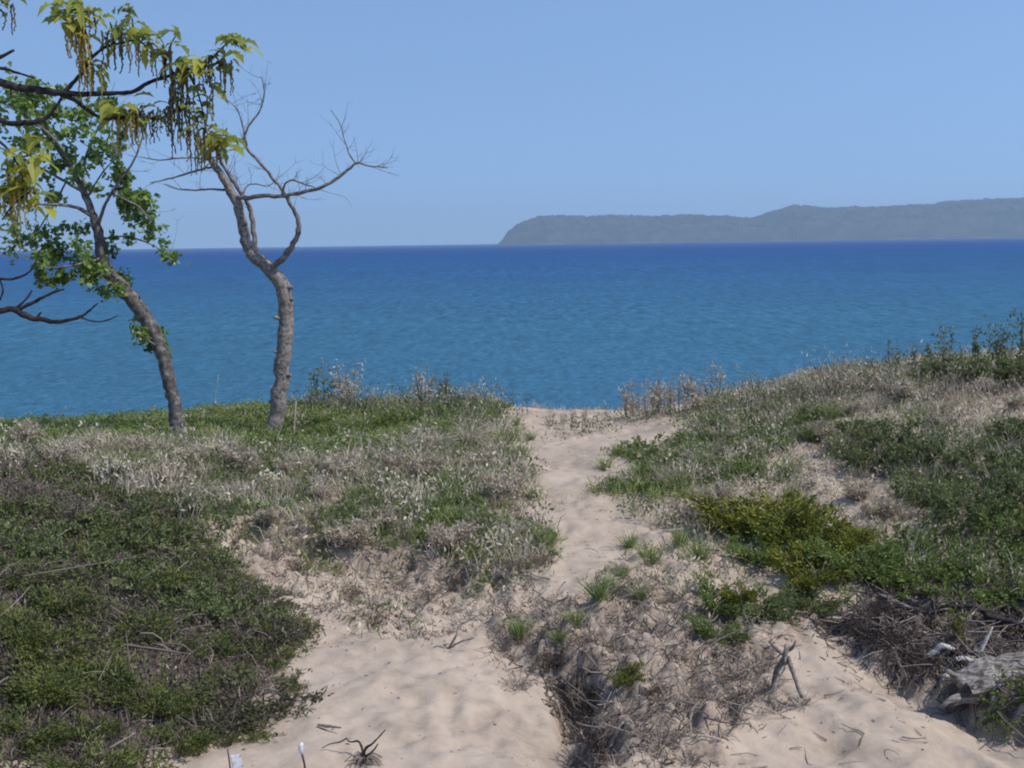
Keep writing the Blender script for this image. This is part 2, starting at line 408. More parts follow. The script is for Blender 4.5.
gm = MB()
ny, nx = XX.shape
ii = (np.arange(ny - 1)[:, None] * nx + np.arange(nx - 1)[None, :]).ravel()
gm.add(np.stack([XX, YY, ZZ], -1).reshape(-1, 3), None, np.stack([ii, ii + 1, ii + nx + 1, ii + nx], 1), cov_s.ravel())

mt, nt, b = newmat("dune_sand")
tc = nd(nt, "ShaderNodeTexCoord")
a = nd(nt, "ShaderNodeAttribute", attribute_name="tint")
n1 = nd(nt, "ShaderNodeTexNoise"); n1.inputs["Scale"].default_value = 1.1; n1.inputs["Detail"].default_value = 5
n2 = nd(nt, "ShaderNodeTexNoise"); n2.inputs["Scale"].default_value = 16; n2.inputs["Detail"].default_value = 6; n2.inputs["Roughness"].default_value = 0.7
n3 = nd(nt, "ShaderNodeTexNoise"); n3.inputs["Scale"].default_value = 160; n3.inputs["Detail"].default_value = 3
for q in (n1, n2, n3): nt.links.new(tc.outputs["Object"], q.inputs["Vector"])
rs = ramp(nt, [(0.32, 0.248, 0.187, .36), (0.425, 0.332, 0.252, .5), (0.49, 0.39, 0.303, .64)])
nt.links.new(n1.outputs["Fac"], rs.inputs[0])
rl = ramp(nt, [(0.06, 0.046, 0.038, .35), (0.14, 0.11, 0.088, .5), (0.26, 0.21, 0.165, .68)])
nt.links.new(n2.outputs["Fac"], rl.inputs[0])
# litter where plants grow, broken up by the fine noise
ad = nd(nt, "ShaderNodeMath", operation='ADD'); ml = nd(nt, "ShaderNodeMath", operation='MULTIPLY_ADD')
ml.inputs[1].default_value = 1.6; ml.inputs[2].default_value = -0.85
nt.links.new(n2.outputs["Fac"], ml.inputs[0]); nt.links.new(a.outputs["Fac"], ad.inputs[0]); nt.links.new(ml.outputs[0], ad.inputs[1])
mr = nd(nt, "ShaderNodeMapRange"); mr.inputs[1].default_value = 0.15; mr.inputs[2].default_value = 0.6
nt.links.new(ad.outputs[0], mr.inputs[0])
n4 = nd(nt, "ShaderNodeTexNoise"); n4.inputs["Scale"].default_value = 5.5; n4.inputs["Detail"].default_value = 5; n4.inputs["Roughness"].default_value = 0.7; nt.links.new(tc.outputs["Object"], n4.inputs["Vector"])
avn = nd(nt, "ShaderNodeMix"); avn.inputs[0].default_value = .5; nt.links.new(n1.outputs["Fac"], avn.inputs[2]); nt.links.new(n4.outputs["Fac"], avn.inputs[3]); nt.links.new(avn.outputs[0], rs.inputs[0])
mx = nd(nt, "ShaderNodeMix", data_type='RGBA'); nt.links.new(mr.outputs[0], mx.inputs[0])
nt.links.new(rs.outputs[0], mx.inputs[6]); nt.links.new(rl.outputs[0], mx.inputs[7])
rg = nd(nt, "ShaderNodeMix", data_type='RGBA', blend_type='OVERLAY'); rg.inputs[0].default_value = 0.18
nt.links.new(mx.outputs[2], rg.inputs[6]); nt.links.new(n3.outputs["Color"], rg.inputs[7])
hs = nd(nt, "ShaderNodeHueSaturation"); hs.inputs["Saturation"].default_value = 0.95
nt.links.new(rg.outputs[2], hs.inputs["Color"]); nt.links.new(hs.outputs[0], b.inputs["Base Color"])
b.inputs["Roughness"].default_value = 0.95; b.inputs["Specular IOR Level"].default_value = 0.1
bp = nd(nt, "ShaderNodeBump"); bp.inputs["Strength"].default_value = 0.6; bp.inputs["Distance"].default_value = 0.02
nt.links.new(n2.outputs["Fac"], bp.inputs["Height"])
bp2 = nd(nt, "ShaderNodeBump"); bp2.inputs["Strength"].default_value = 0.4; bp2.inputs["Distance"].default_value = 0.004
nt.links.new(n3.outputs["Fac"], bp2.inputs["Height"]); nt.links.new(bp.outputs[0], bp2.inputs["Normal"]); nt.links.new(bp2.outputs[0], b.inputs["Normal"])
M['sand'] = mt
tag(gm.build("ground", M['sand'], smooth=True), kind='structure')

# ------------------------------------------------------------------ lake
wm = MB()
wx = np.r_[-9000, -3000, -800, -200, -60, 0, 60, 200, 800, 3000, 9000]; wy = np.r_[28, 60, 100, 200, 500, 1200, 3000, 7000, 12500]
WX, WY = np.meshgrid(wx, wy); q = WX.shape[1]
ii = (np.arange(len(wy) - 1)[:, None] * q + np.arange(q - 1)[None, :]).ravel()
wm.add(np.stack([WX, WY, 0 * WX], -1).reshape(-1, 3), None, np.stack([ii, ii + 1, ii + q + 1, ii + q], 1))
mt, nt, b = newmat("lake_water")
tc = nd(nt, "ShaderNodeTexCoord")
def wnoise(sx, sy, det=3, ro=0.55):
    mp = nd(nt, "ShaderNodeMapping"); mp.inputs["Scale"].default_value = (sx, sy, 1); mp.inputs["Rotation"].default_value = (0, 0, 0.06)
    nt.links.new(tc.outputs["Object"], mp.inputs[0])
    n_ = nd(nt, "ShaderNodeTexNoise"); n_.inputs["Scale"].default_value = 1; n_.inputs["Detail"].default_value = det; n_.inputs["Roughness"].default_value = ro
    nt.links.new(mp.outputs[0], n_.inputs["Vector"]); return n_
geo = nd(nt, "ShaderNodeNewGeometry"); sx_ = nd(nt, "ShaderNodeSeparateXYZ"); nt.links.new(geo.outputs["Position"], sx_.inputs[0])
lg = nd(nt, "ShaderNodeMath", operation='LOGARITHM'); lg.inputs[1].default_value = 10; nt.links.new(sx_.outputs["Y"], lg.inputs[0])
mr = nd(nt, "ShaderNodeMapRange"); mr.inputs[1].default_value = 1.9; mr.inputs[2].default_value = 3.3; nt.links.new(lg.outputs[0], mr.inputs[0])
# paler turquoise over the shallow shelf, blue where the lake is deep
depth = ramp(nt, [(0.043, 0.132, 0.208, 0), (0.040, 0.132, 0.214, .3), (0.026, 0.098, 0.21, .58), (0.012, 0.075, 0.21, .82), (0.003, 0.052, 0.20, 1)])
nt.links.new(mr.outputs[0], depth.inputs[0])
# light and dark of ripples and cat's paws, painted into the water colour
acc = None
# ripples near the beach, longer seas farther out: each size has its own stretch of the lake (log10 of metres offshore)
for sx, sy, wgt, lo, hi in [(2.6, 1.7, 1.3, 1.5, 2.25), (1.2, .5, 1.3, 1.9, 2.6), (.5, .11, 1.2, 2.2, 3.0), (.2, .022, 1.0, 2.6, 3.5), (.08, .004, .7, 3.0, 4.2), (.35, .18, .4, 1.5, 2.5), (.012, .012, .35, 1.5, 4.5), (.0025, .002, .3, 1.5, 4.5)]:
    q = wnoise(sx, sy, 2, .55)
    ce = nd(nt, "ShaderNodeMath", operation='SUBTRACT'); ce.inputs[1].default_value = .5; nt.links.new(q.outputs["Fac"], ce.inputs[0])
    wn = nd(nt, "ShaderNodeMapRange"); wn.inputs[1].default_value = lo - .15; wn.inputs[2].default_value = lo + .15; nt.links.new(lg.outputs[0], wn.inputs[0])
    wf = nd(nt, "ShaderNodeMapRange"); wf.inputs[1].default_value = hi - .2; wf.inputs[2].default_value = hi + .2; wf.inputs[3].default_value = 1; wf.inputs[4].default_value = 0; nt.links.new(lg.outputs[0], wf.inputs[0])
    wm1 = nd(nt, "ShaderNodeMath", operation='MULTIPLY'); nt.links.new(wn.outputs[0], wm1.inputs[0]); nt.links.new(wf.outputs[0], wm1.inputs[1])
    wm2 = nd(nt, "ShaderNodeMath", operation='MULTIPLY'); nt.links.new(wm1.outputs[0], wm2.inputs[0]); nt.links.new(ce.outputs[0], wm2.inputs[1])
    mm = nd(nt, "ShaderNodeMath", operation='MULTIPLY_ADD'); mm.inputs[1].default_value = wgt * .95; mm.inputs[2].default_value = 1.0
    nt.links.new(wm2.outputs[0], mm.inputs[0])
    if acc is None: acc = mm
    else:
        pr = nd(nt, "ShaderNodeMath", operation='MULTIPLY'); nt.links.new(acc.outputs[0], pr.inputs[0]); nt.links.new(mm.outputs[0], pr.inputs[1]); acc = pr
mrv = nd(nt, "ShaderNodeMath", operation='MULTIPLY'); mrv.inputs[1].default_value = 1.0; nt.links.new(acc.outputs[0], mrv.inputs[0])
vm = nd(nt, "ShaderNodeVectorMath", operation='SCALE'); nt.links.new(depth.outputs[0], vm.inputs[0]); nt.links.new(mrv.outputs[0], vm.inputs["Scale"])
nt.nodes.remove(b); b = nd(nt, "ShaderNodeBsdfDiffuse"); gl = nd(nt, "ShaderNodeBsdfGlossy"); gl.inputs["Roughness"].default_value = 0.3; ms = nd(nt, "ShaderNodeMixShader"); ms.inputs[0].default_value = 0.06
nt.links.new(vm.outputs[0], b.inputs["Color"]); nt.links.new(b.outputs[0], ms.inputs[1]); nt.links.new(gl.outputs[0], ms.inputs[2]); nt.links.new(ms.outputs[0], nt.nodes["Material Output"].inputs[0])
w1 = wnoise(0.45, 0.22, 4, 0.6); w2 = wnoise(2.0, 1.2, 4, 0.6)
b1 = nd(nt, "ShaderNodeBump"); b1.inputs["Strength"].default_value = 1.0; b1.inputs["Distance"].default_value = 0.9
b2 = nd(nt, "ShaderNodeBump"); b2.inputs["Strength"].default_value = 1.0; b2.inputs["Distance"].default_value = 0.25
nt.links.new(w1.outputs["Fac"], b1.inputs["Height"]); nt.links.new(w2.outputs["Fac"], b2.inputs["Height"]); nt.links.new(b1.outputs[0], b2.inputs["Normal"]); nt.links.new(b2.outputs[0], gl.inputs["Normal"])
tag(wm.build("water", mt), kind='structure')

# ------------------------------------------------------------------ far headland
HD = 8000.0
prof = np.array([(498,0),(503,4),(510,12),(518,19),(527,24),(536,27),(548,29.5),(600,29),(650,29),(700,28.5),(740,26),(768,23.5),(776,25),(786,30),(800,34),(812,37),(850,34),(900,35),(950,36.5),(1000,39.5),(1024,40.5),(1340,44),(1200,40),(1300,20),(1340,0)], float)
hu = np.linspace(496, 1342, 1100); hv = np.r_[0, .01, .02, np.linspace(.04, 1, 44), np.linspace(1.1, 3.2, 14)]
UU, VV = np.meshgrid(hu, hv)
Hm = np.interp(hu, prof[:, 0], prof[:, 1]) / F * HD
Xh = (UU - 512) / F * HD; Yh = HD - 150 + VV * 700
riseV = np.where(VV < 1, np.interp(VV, [0, .02, .04, .14, .5, 1], [0.01, .04, .14, .45, .82, 1.0]), np.interp(VV, [1, 2, 3.2], [1, .8, 0.0]))
spur = 1 + 0.25 * fbm(Xh / 420, VV * 0.6, 91, 3) * np.sin(np.clip(VV, 0, 1) * math.pi)
Zh = Hm[None, :] * riseV * spur + sstep(0.05, 0.3, VV) * (20 * vnoise(Xh / 14, Yh / 14, 5) + 10 * vnoise(Xh / 50, Yh / 50, 8) + 10 * fbm(Xh / 160, Yh / 160, 9)) * np.clip(Hm / 60, 0, 1)[None, :] - 1.0
hm = MB(); q = UU.shape[1]
ii = (np.arange(len(hv) - 1)[:, None] * q + np.arange(q - 1)[None, :]).ravel()
beach = np.where(VV < 0.015, np.clip(fbm(Xh / 260, Yh * 0, 95, 3) * 2.5 - .3, 0, .2), 0.0)
hm.add(np.stack([Xh, Yh, Zh], -1).reshape(-1, 3), None, np.stack([ii, ii + 1, ii + q + 1, ii + q], 1), beach.ravel())
mt, nt, b = newmat("forested_bluff")
tc = nd(nt, "ShaderNodeTexCoord")
n1 = nd(nt, "ShaderNodeTexNoise"); n1.inputs["Scale"].default_value = 0.012; n1.inputs["Detail"].default_value = 6; n1.inputs["Roughness"].default_value = 0.7
nt.links.new(tc.outputs["Object"], n1.inputs["Vector"])
rr_ = ramp(nt, [(0.012, 0.018, 0.02, .38), (0.033, 0.042, 0.044, .5), (0.075, 0.08, 0.07, .64)]); nt.links.new(n1.outputs["Fac"], rr_.inputs[0])
a = nd(nt, "ShaderNodeAttribute", attribute_name="tint"); mx = nd(nt, "ShaderNodeMix", data_type='RGBA')
nt.links.new(a.outputs["Fac"], mx.inputs[0]); nt.links.new(rr_.outputs[0], mx.inputs[6]); mx.inputs[7].default_value = (0.5, 0.42, 0.34, 1)
nt.links.new(mx.outputs[2], b.inputs["Base Color"]); b.inputs["Roughness"].default_value = 1; b.inputs["Specular IOR Level"].default_value = 0
tag(hm.build("hills", mt), kind='structure')

# ------------------------------------------------------------------ air
import bmesh
bm = bmesh.new(); bmesh.ops.create_cube(bm, size=1.0)
for v in bm.verts: v.co = Vector((v.co.x * 19000, 5200 + v.co.y * 15400, -4 + (v.co.z + .5) * 330))
hme = bpy.data.meshes.new("haze"); bm.to_mesh(hme); bm.free()
mt = bpy.data.materials.new("haze_air"); mt.use_nodes = True; nt = mt.node_tree; nt.nodes.clear()
out = nd(nt, "ShaderNodeOutputMaterial"); pv = nd(nt, "ShaderNodeVolumePrincipled")
pv.inputs["Color"].default_value = (0.64, 0.83, 1.0, 1); pv.inputs["Density"].default_value = 1.0e-4; pv.inputs["Anisotropy"].default_value = 0.1
nt.links.new(pv.outputs[0], out.inputs["Volume"]); hme.materials.append(mt)
hz = link("haze", hme); tag(hz, kind='stuff')

# ------------------------------------------------------------------ light
SUN_EL = R(52); SUN_DIR = np.array([0.93, -0.37])          # towards the sun, from the right and a little behind
SUN_DIR = SUN_DIR / np.linalg.norm(SUN_DIR)
sv = Vector((SUN_DIR[0] * math.cos(SUN_EL), SUN_DIR[1] * math.cos(SUN_EL), math.sin(SUN_EL)))
sl = bpy.data.lights.new("sun", 'SUN'); sl.energy = 3.8; sl.angle = R(0.53); sl.color = (1.0, 0.95, 0.88)
so = bpy.data.objects.new("sun", sl); COL.objects.link(so); so.rotation_euler = sv.to_track_quat('Z', 'Y').to_euler(); so.location = (20, -10, 40)
wd = bpy.data.worlds.new("World"); scene.world = wd; wd.use_nodes = True
nt = wd.node_tree; bg = nt.nodes["Background"]
sky = nd(nt, "ShaderNodeTexSky", sky_type='NISHITA'); sky.sun_disc = False
sky.sun_elevation = SUN_EL; sky.sun_rotation = math.atan2(SUN_DIR[0], SUN_DIR[1])
sky.altitude = 0; sky.air_density = 1.0; sky.dust_density = 0.2; sky.ozone_density = 3.0
tc = nd(nt, "ShaderNodeTexCoord"); va = nd(nt, "ShaderNodeVectorMath", operation='ADD'); va.inputs[1].default_value = (0, 0, 0.30)
vn = nd(nt, "ShaderNodeVectorMath", operation='NORMALIZE'); nt.links.new(tc.outputs["Generated"], va.inputs[0]); nt.links.new(va.outputs[0], vn.inputs[0]); nt.links.new(vn.outputs[0], sky.inputs[0])
tm = nd(nt, "ShaderNodeMix", data_type='RGBA', blend_type='MULTIPLY'); tm.inputs[0].default_value = 1; tm.inputs[7].default_value = (1.36, 1.39, 1.37, 1)
nt.links.new(sky.outputs[0], tm.inputs[6]); nt.links.new(tm.outputs[2], bg.inputs[0]); bg.inputs[1].default_value = 0.15
scene.view_settings.view_transform = 'Standard'; scene.view_settings.look = 'None'
scene.view_settings.exposure = 0; scene.view_settings.gamma = 1; scene.view_settings.use_curve_mapping = False
scene.render.engine = 'CYCLES'
scene.cycles.volume_bounces = 0; scene.cycles.max_bounces = 6; scene.cycles.diffuse_bounces = 2; scene.cycles.transmission_bounces = 3
scene.cycles.filter_width = 2.0

#@@PLANTS
# ------------------------------------------------------------------ ground cover
def region_pts(area, dens, avoid=(), jit=1.0, seed=0, patch=None):
    """random points on the ground inside an area, dens per square metre"""
    ys = np.linspace(8.7, 26.9, 200)
    n_ = int(dens * 22 * 18.2)
    x = RNG.uniform(-11, 11, n_); y = RNG.uniform(8.7, 26.9, n_)
    k = np.abs(x) < 0.58 * y + 1.0
    x = x[k]; y = y[k]
    z = ground_z(x, y)
    P = np.stack([x, y, z], 1)
    a, c = project(P)
    # irregular edges: the boundary wanders with the ground, not with the view
    a = a + jit * 40 * fbm(x * 1.7, y * 1.7, 51 + seed, 4); c = c + jit * 22 * fbm(x * 1.7, y * 1.7, 57 + seed, 4)
    mk = inpoly(a, c, AREA[area])
    for v in avoid: mk &= ~inpoly(a, c, AREA[v])
    if patch is not None:
        f, t, sd = patch
        mk &= (fbm(x * f, y * f, sd, 3) + RNG.normal(size=len(x)) * 0.06) > t
    return P[mk]

def clump(P, per, spread):
    Q = np.repeat(P, per, 0)
    Q = Q + RNG.normal(size=Q.shape) * np.array([spread, spread, 0])
    Q[:, 2] = ground_z(Q[:, 0], Q[:, 1]) - 0.01
    return Q

def updir(n_, lean=0.4):
    return RNG.normal(size=(n_, 3)) * lean + np.array([0, 0, 1.0])

def ctint(P, per, base=0.5, var=0.25, f=1.5, seed=0):
    t = base + 0.5 * fbm(P[:, 0] * f, P[:, 1] * f, 201 + seed, 3) + RNG.normal(size=len(P)) * var * 0.5
    t = np.repeat(t, per) + RNG.normal(size=len(P) * per) * var * 0.6
    return np.clip(t, 0, 1)

def grass_into(mb, area, dens, per, L, W, lean=0.4, base=0.4, avoid=(), patch=None, spread=0.05, seed=0):
    P = region_pts(area, dens, avoid, seed=seed, patch=patch)
    if not len(P): return
    Q = clump(P, per, spread); n_ = len(Q)
    mb.blades(Q, updir(n_, lean), RNG.uniform(L[0], L[1], n_) * np.repeat(RNG.uniform(.7, 1.2, len(P)), per), RNG.uniform(W[0], W[1], n_), ctint(P, per, base, seed=seed))

def leaf_into(mb, area, dens, per, L, H, spread=0.07, base=0.4, avoid=(), patch=None, asp=0.5, seed=0, lean=0.9):
    P = region_pts(area, dens, avoid, seed=seed, patch=patch)
    if not len(P): return
    Q = clump(P, per, spread); n_ = len(Q)
    Q[:, 2] += RNG.random(n_) ** 0.7 * np.repeat(RNG.uniform(H[0], H[1], len(P)), per)
    l = RNG.uniform(L[0], L[1], n_)
    mb.leaves(Q, updir(n_, lean), l, l * asp, ctint(P, per, base, seed=seed))

AREA['right_crest'] = [(690,418),(760,402),(860,384),(1340,366),(1340,390),(860,402),(700,430)]
AREA['left_rim'] = [(290,412),(330,404),(420,403),(490,404),(512,420),(480,430),(420,420),(300,424)]
AREA['path_head'] = [(520,436),(560,426),(640,416),(700,412),(700,424),(650,426),(600,430),(540,440)]
g = MB()
grass_into(g, 'green_crest', 70, 13, (.08, .2), (.009, .018), 0.6, 0.52)
grass_into(g, 'green_streak', 34, 13, (.08, .22), (.01, .018), 0.45, 0.38)
grass_into(g, 'grey_slope', 46, 11, (.08, .26), (.009, .016), 0.45, 0.5, avoid=('green_crest',), patch=(1.3, -.02, 301))
grass_into(g, 'right_hill', 52, 11, (.08, .26), (.009, .017), 0.45, 0.46, avoid=('right_sand', 'right_sand_low'), patch=(1.6, .02, 305))
grass_into(g, 'right_green', 34, 12, (.09, .24), (.010, .018), 0.4, 0.34, patch=(1.2, -.1, 306))
grass_into(g, 'left_bank', 5, 9, (.06, .16), (.008, .014), 0.4, 0.6)
grass_into(g, 'island_back', 14, 9, (.07, .18), (.008, .014), 0.4, 0.45)
grass_into(g, 'juniper_slope', 8, 9, (.07, .16), (.008, .014), 0.5, 0.4, seed=8)
tag(g.build("grass", M['grass']), kind='stuff')

g = MB()
leaf_into(g, 'green_crest', 40, 12, (.04, .075), (.04, .2), 0.10, 0.52)
leaf_into(g, 'green_streak', 26, 13, (.04, .075), (.04, .2), 0.10, 0.4)
leaf_into(g, 'right_green', 34, 13, (.04, .08), (.05, .25), 0.11, 0.38, patch=(1.4, -.08, 316), seed=3)
leaf_into(g, 'right_hill', 14, 10, (.035, .07), (.03, .16), 0.08, 0.45, avoid=('right_sand', 'right_sand_low'), patch=(1.6, -0.03, 315), seed=4)
leaf_into(g, 'grey_slope', 24, 10, (.035, .07), (.03, .16), 0.08, 0.5, avoid=('green_crest',), patch=(1.6, 0.0, 317), seed=5)
tag(g.build("undergrowth", M['green']), kind='stuff')

g = MB()
leaf_into(g, 'grey_slope', 36, 12, (.04, .085), (.05, .28), 0.10, 0.45, avoid=('green_crest',), seed=6, patch=(1.7, -.02, 341))
leaf_into(g, 'right_hill', 40, 12, (.04, .085), (.05, .26), 0.10, 0.48, avoid=('right_sand', 'right_sand_low'), seed=7, patch=(1.7, .0, 342))
leaf_into(g, 'juniper_slope', 20, 11, (.03, .06), (.03, .14), 0.08, 0.4, seed=8)
leaf_into(g, 'island_back', 12, 10, (.03, .06), (.02, .12), 0.08, 0.4, seed=9)
leaf_into(g, 'left_bank', 6, 9, (.03, .055), (.02, .08), 0.08, 0.5, seed=10)
leaf_into(g, 'right_crest', 30, 10, (.04, .08), (.1, .45), 0.09, 0.4, seed=26, lean=.7)
leaf_into(g, 'path_head', 26, 9, (.035, .07), (.05, .2), 0.09, 0.35, seed=28)
leaf_into(g, 'left_rim', 18, 10, (.04, .08), (.1, .55), 0.09, 0.4, seed=29, lean=.7)
tag(g.build("weeds", M['greygreen']), kind='stuff')

g = MB()
leaf_into(g, 'grey_slope', 33, 8, (.045, .095), (.05, .40), 0.08, 0.62, avoid=('green_crest',), asp=0.42, seed=11, lean=1.0, patch=(1.5, .0, 321))
leaf_into(g, 'right_hill', 50, 8, (.04, .085), (.05, .26), 0.08, 0.6, asp=0.42, seed=12, lean=1.0, patch=(1.5, -.02, 322))
leaf_into(g, 'green_crest', 5, 6, (.05, .09), (.06, .24), 0.06, 0.55, asp=0.28, seed=13, lean=0.6)
leaf_into(g, 'right_sand', 18, 8, (.04, .085), (.02, .16), 0.09, 0.55, asp=0.42, seed=14, lean=1.0)
leaf_into(g, 'right_sand_low', 24, 8, (.04, .085), (.02, .15), 0.09, 0.65, asp=0.45, seed=14, lean=1.1)
leaf_into(g, 'left_bank', 15, 7, (.04, .09), (.01, .08), 0.08, 0.5, asp=0.3, seed=15, lean=1.2)
leaf_into(g, 'island_back', 18, 7, (.04, .09), (.02, .1), 0.08, 0.55, asp=0.3, seed=16, lean=1.0)
leaf_into(g, 'island', 24, 6, (.03, .08), (.0, .05), 0.09, 0.4, asp=0.3, seed=17, lean=1.6)
leaf_into(g, 'right_bank', 14, 6, (.03, .08), (.0, .05), 0.09, 0.3, asp=0.3, seed=17, lean=1.6)
leaf_into(g, 'juniper_slope', 9, 6, (.03, .07), (.02, .12), 0.08, 0.4, asp=0.3, seed=18, lean=1.2)
leaf_into(g, 'right_crest', 26, 7, (.05, .10), (.1, .65), 0.07, 0.5, asp=.26, seed=26, lean=.6)
leaf_into(g, 'path_head', 20, 7, (.05, .09), (.05, .3), 0.07, 0.55, asp=.26, seed=28, lean=.6)
leaf_into(g, 'left_rim', 18, 7, (.05, .09), (.1, .6), 0.07, 0.5, asp=.26, seed=29, lean=.6)
grass_into(g, 'grey_slope', 26, 10, (.16, .46), (.006, .012), 0.3, 0.6, avoid=('green_crest',), seed=19, patch=(1.5, .0, 321))
grass_into(g, 'right_hill', 26, 10, (.14, .42), (.006, .012), 0.32, 0.6, seed=20, patch=(1.5, -.02, 322))
grass_into(g, 'path_edge', 10, 8, (.08, .22), (.005, .009), 0.4, 0.6, seed=21)
tag(g.build("dry_grass", M['straw']), kind='stuff')

# standing dead stems, grey against the green
g = MB()
grass_into(g, 'juniper_slope', 42, 9, (.10, .28), (.007, .014), 1.1, 0.3, seed=8, spread=.1)
grass_into(g, 'grey_slope', 11, 9, (.12, .34), (.006, .011), 0.5, 0.6, avoid=('green_crest',), seed=6, spread=.08)
grass_into(g, 'right_hill', 7, 9, (.10, .3), (.006, .011), 0.5, 0.6, seed=7, spread=.08)
grass_into(g, 'island', 50, 9, (.06, .22), (.006, .012), 1.6, 0.3, seed=8, spread=.1)
grass_into(g, 'right_bank', 130, 9, (.08, .26), (.007, .015), 1.8, 0.4, seed=8, spread=.1)
grass_into(g, 'left_bank', 18, 8, (.06, .2), (.006, .011), 1.2, 0.3, seed=8, spread=.1)
grass_into(g, 'right_crest', 20, 8, (.2, .6), (.007, .012), .35, 0.4, seed=26)
grass_into(g, 'left_rim', 14, 8, (.2, .5), (.007, .012), .35, 0.4, seed=29)
tag(g.build("dead_stems", M['twig']), kind='stuff')

def sticks(mb, P, L, rad, flat=0.25, tint=None, curl=0.3, lift=0.02):
    n_ = len(P)
    for i in range(n_):
        l = RNG.uniform(*L); az = RNG.uniform(0, 6.283); el = abs(RNG.normal()) * flat
        d = np.array([math.cos(az) * math.cos(el), math.sin(az) * math.cos(el), math.sin(el)])
        sd = RNG.normal(size=3) * curl * l
        t = np.linspace(0, 1, 4)[:, None]
        pts = P[i] + d * l * t + sd * (t * (1 - t))
        pts[:, 2] = np.maximum(pts[:, 2], ground_z(pts[:, 0], pts[:, 1])) + lift * RNG.random() 
        mb.tube(pts, np.linspace(1, .45, 4) * RNG.uniform(*rad), 4, RNG.random() if tint is None else tint, cap=False)

g = MB()
sticks(g, region_pts('juniper_slope', 26, seed=8), (.12, .5), (.003, .009), 0.3)
sticks(g, region_pts('grey_slope', 16, ('green_crest',), seed=8), (.12, .4), (.003, .007), 0.7)
sticks(g, region_pts('left_bank', 40, seed=8), (.06, .3), (.003, .007), 0.3)
sticks(g, region_pts('island', 60, seed=8), (.08, .4), (.003, .009), 0.35)
sticks(g, region_pts('island_back', 16, seed=8), (.06, .3), (.003, .007), 0.3)
sticks(g, region_pts('right_bank', 85, seed=8), (.12, .6), (.004, .013), 0.25)
sticks(g, region_pts('right_hill', 12, seed=9), (.08, .35), (.003, .007), 0.6)
sticks(g, region_pts('gully', 9, seed=9), (.04, .25), (.003, .007), 0.1)
sticks(g, region_pts('gully', 60, seed=9, patch=(2.5, .18, 361)), (.03, .16), (.003, .007), 0.1)
tag(g.build("debris", M['twig']), kind='stuff')

g = MB()
leaf_into(g, 'island', 30, 8, (.02, .05), (.0, .07), 0.1, 0.4, asp=0.35, seed=22, lean=1.5, patch=(2.2, 0.0, 331))
leaf_into(g, 'right_bank', 30, 8, (.02, .05), (.0, .05), 0.1, 0.4, asp=0.35, seed=23, lean=1.5, patch=(2.2, 0.03, 332))
leaf_into(g, 'left_bank', 44, 8, (.025, .06), (.0, .06), 0.1, 0.3, asp=0.35, seed=24, lean=1.5, patch=(2.0, 0.0, 333))
leaf_into(g, 'juniper_slope', 30, 9, (.03, .06), (.0, .08), 0.1, 0.3, asp=0.4, seed=8, lean=1.5)
tag(g.build("dead_leaves", M['rust']), kind='stuff')

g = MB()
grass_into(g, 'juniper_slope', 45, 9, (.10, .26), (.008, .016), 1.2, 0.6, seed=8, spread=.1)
grass_into(g, 'right_bank', 110, 9, (.08, .22), (.008, .015), 1.8, 0.45, seed=8, spread=.1)  # dark stems standing in for the shade below the overhanging bank
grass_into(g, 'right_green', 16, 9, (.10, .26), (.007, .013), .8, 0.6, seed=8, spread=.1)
tag(g.build("dark_stems", M['dead_and_shade']), kind='stuff')

# fine dark crumbs lying on the open sand
g = MB()
P = np.stack([RNG.uniform(-5, 5, 1500), RNG.uniform(8.8, 22, 1500), np.zeros(1500)], 1); P[:, 2] = ground_z(P[:, 0], P[:, 1]) + .004
g.leaves(P, RNG.normal(size=(1500, 3)) * np.array([1, 1, .15]), RNG.uniform(.012, .06, 1500), RNG.uniform(.008, .02, 1500), RNG.random(1500) * 0.5, fold=0.2)
tag(g.build("sand_litter", M['twig']), kind='stuff')

# roots hanging out of the two eroded banks
g = MB()
def bank_roots(edge, n_, side, L, drop, tspan=(0.25, 1.0), rad=(.004, .014), back=0.15):
    seg = np.r_[0, np.cumsum(np.hypot(*np.diff(edge, axis=0).T))]
    for i in range(n_):
        s_ = RNG.uniform(*tspan) * seg[-1]
        p = np.array([np.interp(s_, seg, edge[:, 0]), np.interp(s_, seg, edge[:, 1])])
        q = np.array([np.interp(s_ + .1, seg, edge[:, 0]), np.interp(s_ + .1, seg, edge[:, 1])]); tg = (q - p) / (np.linalg.norm(q - p) + 1e-6)
        if np.linalg.norm(q - p) < 1e-4: continue
        nrm = np.array([tg[1], -tg[0]]) * side           # towards the low side
        l = RNG.uniform(*L); k = 6; t = np.linspace(0, 1, k)
        st = p - nrm * RNG.uniform(0, back) + tg * RNG.normal() * .05
        z0 = ground_z(st[0], st[1]) - 0.02
        xy = st + nrm * (l * t)[:, None] * RNG.uniform(.25, .9) + tg * (RNG.normal() * 1.1 * l * t)[:, None]
        z = z0 + 0.06 * np.sin(t * 3) * RNG.random() - drop * RNG.uniform(.2, 1.1) * t ** 1.6
        z = np.maximum(z, ground_z(xy[:, 0], xy[:, 1]) + 0.006)
        g.tube(np.c_[xy, z] + RNG.normal(size=(k, 3)) * .022, np.linspace(1, .4, k) * RNG.uniform(*rad), 5, RNG.random() * .6, rough=.3)
bank_roots(EDGE_A, 150, -1, (.15, .6), .4, (.35, .95), back=.3)
bank_roots(EDGE_B, 420, 1, (.1, .5), .3, (0.22, .98), back=.6)
bank_roots(EDGE_C, 120, 1, (.1, .4), .2, (0.1, .95), (.003, .008), back=.3)
tag(g.build("root_tangle", M['twig']), kind='stuff')

